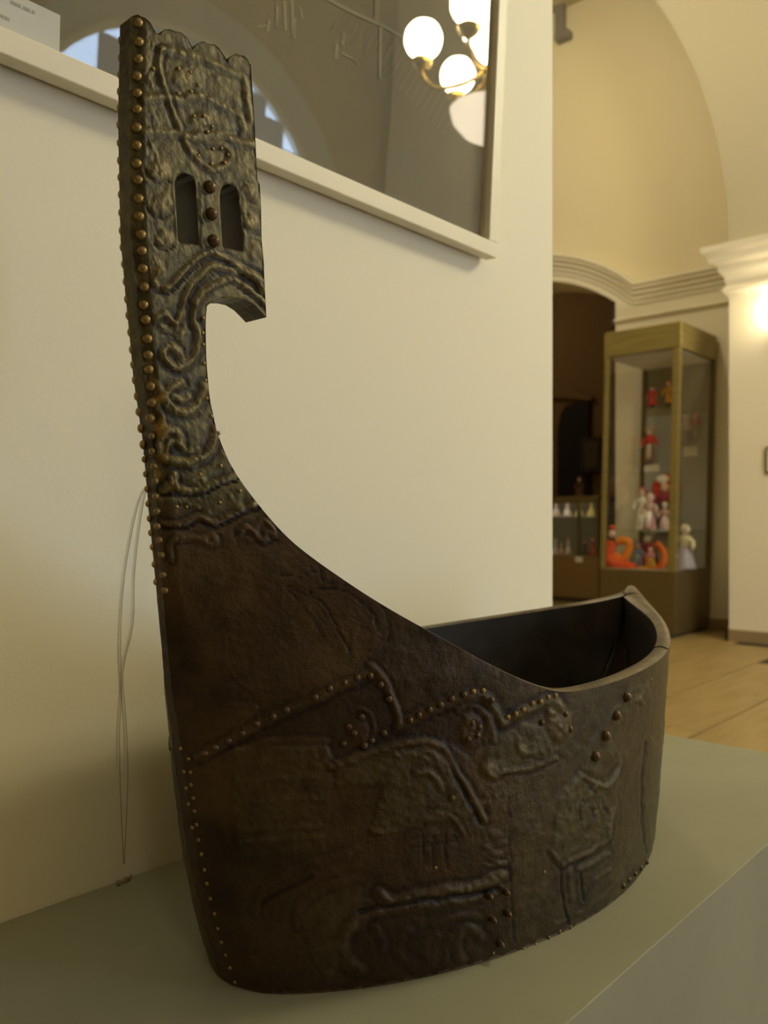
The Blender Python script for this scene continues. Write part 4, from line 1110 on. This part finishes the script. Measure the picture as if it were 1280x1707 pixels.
stand('small_doll', 'dark red doll in a white cap behind the orange arch on the case floor', 1078, 6.42, FZ, 893, None, WHT, DRED, DRED, wide=1.2, hatstyle='kerchief', group='small dolls on the case floor')
stand('small_doll', 'pale-headed doll behind the dark red one on the case floor', 1088, 6.55, FZ, 888, None, (.45, .36, .24), (.40, .16, .10), (.50, .20, .10), hatstyle='straw', group='small dolls on the case floor')
stand('small_doll', 'grey-blue doll between the two orange toys on the case floor', 1064, 6.36, FZ, 905, None, (.16, .10, .20), (.22, .27, .34), (.26, .33, .40), hatstyle='kerchief', group='small dolls on the case floor')
stand('small_doll', 'olive doll at the left behind the orange snake toy', 1056, 6.55, FZ, 898, None, (.20, .12, .22), (.30, .26, .10), (.36, .32, .14), hatstyle='kerchief', group='small dolls on the case floor')
stand('small_doll', 'yellow doll beside the corner post on the case floor', 1117, 6.46, FZ, 900, None, (.60, .55, .25), (.62, .52, .18), (.65, .40, .06), hatstyle='kerchief', group='small dolls on the case floor')
stand('large_doll', 'large doll in a cream cape and lavender gown by the right glass', 1141, 6.30, FZ, 874, None, (.70, .66, .50), (.60, .56, .34), (.36, .34, .38), wide=1.25, hatstyle='kerchief', group='large dolls in the tall case')
for px, Xd, t_ in ((1017, 6.62, 820),):
    pass

# ================================================================== LOW DISPLAY CASE IN THE DIM ROOM
LX0, LX1, LY0 = 8.0, 8.6, 4.16
low = thing('low_display_case', 'low brown display case with figurines in the dim room', 'display case', (LX0, LY0, 0))
def lpart(name, x0, x1, y0, y1, z0, z1, m, bev=.003): return obj(name, box(B(), x0, x1, y0, y1, z0, z1, bev, (LX0, LY0, 0)), m, low)
LY1 = 5.6
lpart('base_cabinet', LX0, LX1, LY0, LY1, .05, .50, mat('brown_case_board', (.26, .16, .055), .5)); lpart('kick_plate', LX0 + .02, LX1, LY0 + .02, LY1, 0, .05, M['darkfit'])
lpart('case_top', LX0 - .01, LX1, LY0 - .01, LY1, 1.10, 1.145, M['golddark'])
lpart('back_panel', LX1 - .02, LX1, LY0, LY1, .50, 1.10, M['olivepanel'], 0)
for x0, y0 in ((LX0, LY0), (LX1 - .04, LY0), (LX0, LY0 + .22)): lpart('corner_post', x0, x0 + .035, y0, y0 + .035, .50, 1.10, M['golddark'])
lpart('glass_pane', LX0 + .008, LX0 + .013, LY0 + .035, LY1, .50, 1.10, M['vglass'], 0)
lpart('glass_pane', LX0 + .035, LX1 - .04, LY0 + .008, LY0 + .013, .50, 1.10, M['vglass'], 0)
LS = .93
lpart('added_case_light', LX0 + .02, LX0 + .05, LY0 + .05, LY1, 1.085, 1.0995, emis('added_case_strip', (1, .88, .66), 3.0), 0)  # added strip light, no such lamp is seen; brightens the figurines
lpart('added_valance', LX0 - .005, LX0 + .006, LY0, LY1, 1.07, 1.0999, M['golddark'], 0)  # added lip that hides the strip light
shl = lpart('glass_shelf', LX0 + .04, LX1 - .03, LY0 + .03, LY1, LS - .008, LS, M['shelf'], 0); shl2 = lpart('shelf_edge', LX0 + .034, LX0 + .0395, LY0 + .04, LY1, LS - .009, LS, M['white'], 0)
cols6 = [((.78, .62, .56), 'pale pink figurine on the glass shelf of the low case, nearest the partition edge', 927), ((.82, .72, .62), 'white figurine on the glass shelf of the low case, left of the post', 946),
         ((.70, .64, .26), 'yellow-green figurine on the glass shelf of the low case, between the posts', 966), ((.74, .62, .22), 'pale yellow figurine on the glass shelf of the low case, beside the corner post', 986)]
for c, lab, px in cols6:
    stand('figurine', lab, px, 8.22, LS, 833, None, c, tuple(x * .9 for x in c), c, hatstyle='kerchief', wide=1.45, arms=False, group='figurines on the low case shelf')
for px, top_, c, hat, lab in ((925, 898, (.72, .66, .62), (.75, .7, .65), 'white bell-shaped figurine on the low case floor by the partition edge'), (935, 904, (.70, .42, .30), (.6, .4, .2), 'small tan figurine on the low case floor'),
                           (947, 897, (.75, .55, .48), (.75, .28, .12), 'pink and white figurine in an orange cap on the low case floor'), (975, 900, (.10, .05, .03), (.30, .06, .03), 'dark figurine on the low case floor'), (988, 895, (.45, .05, .02), (.40, .08, .03), 'red figurine at the right end of the low case floor')):
    stand('figurine', lab, px, 8.25, .5005, top_, None, hat, c, c, wide=1.15, hatstyle='kerchief', arms=False, group='figurines on the low case floor')
a = at_x(959, 937, LX0 - .003); b = at_x(971, 928, LX0 - .003)
tag(obj('label_card', box(B(), LX0 - .006, LX0 - .0002, b.y, a.y, a.z, b.z), M['white']), 'small white card on the front of the low display case', 'label card')
stand('seated_figure', 'dark reddish figurine standing on top of the low display case', 966, 8.3, 1.1455, 795, None, (.22, .06, .04), (.14, .05, .035), (.13, .05, .03), wide=1.3, hatstyle='kerchief', group='single figures')

# painting in the far room
pa = at_x(968, 788, 10.28); pb = at_x(1003, 728, 10.28)
pt = thing('painting', 'small dark painting with green and orange on the far wall of the dim room', 'picture', (10.4, pb.y, pa.z))
W_, H2 = pa.y - pb.y, pb.z - pa.z
obj('frame', box(B(), -.13, 0, 0, W_, 0, H2, .004), M['darkfit'], pt)
cv = obj('canvas', box(B(), -.134, -.13, .06, W_ - .06, .06, H2 - .06), mat('canvas_green', (.09, .11, .05), .7, scale=8, col2=(.20, .12, .03)), pt)

# point light without a fitting in the dim second room
lamp('dim_room_light', (8.9, 6.3, 3.6), 5, (1, .72, .40), .15)
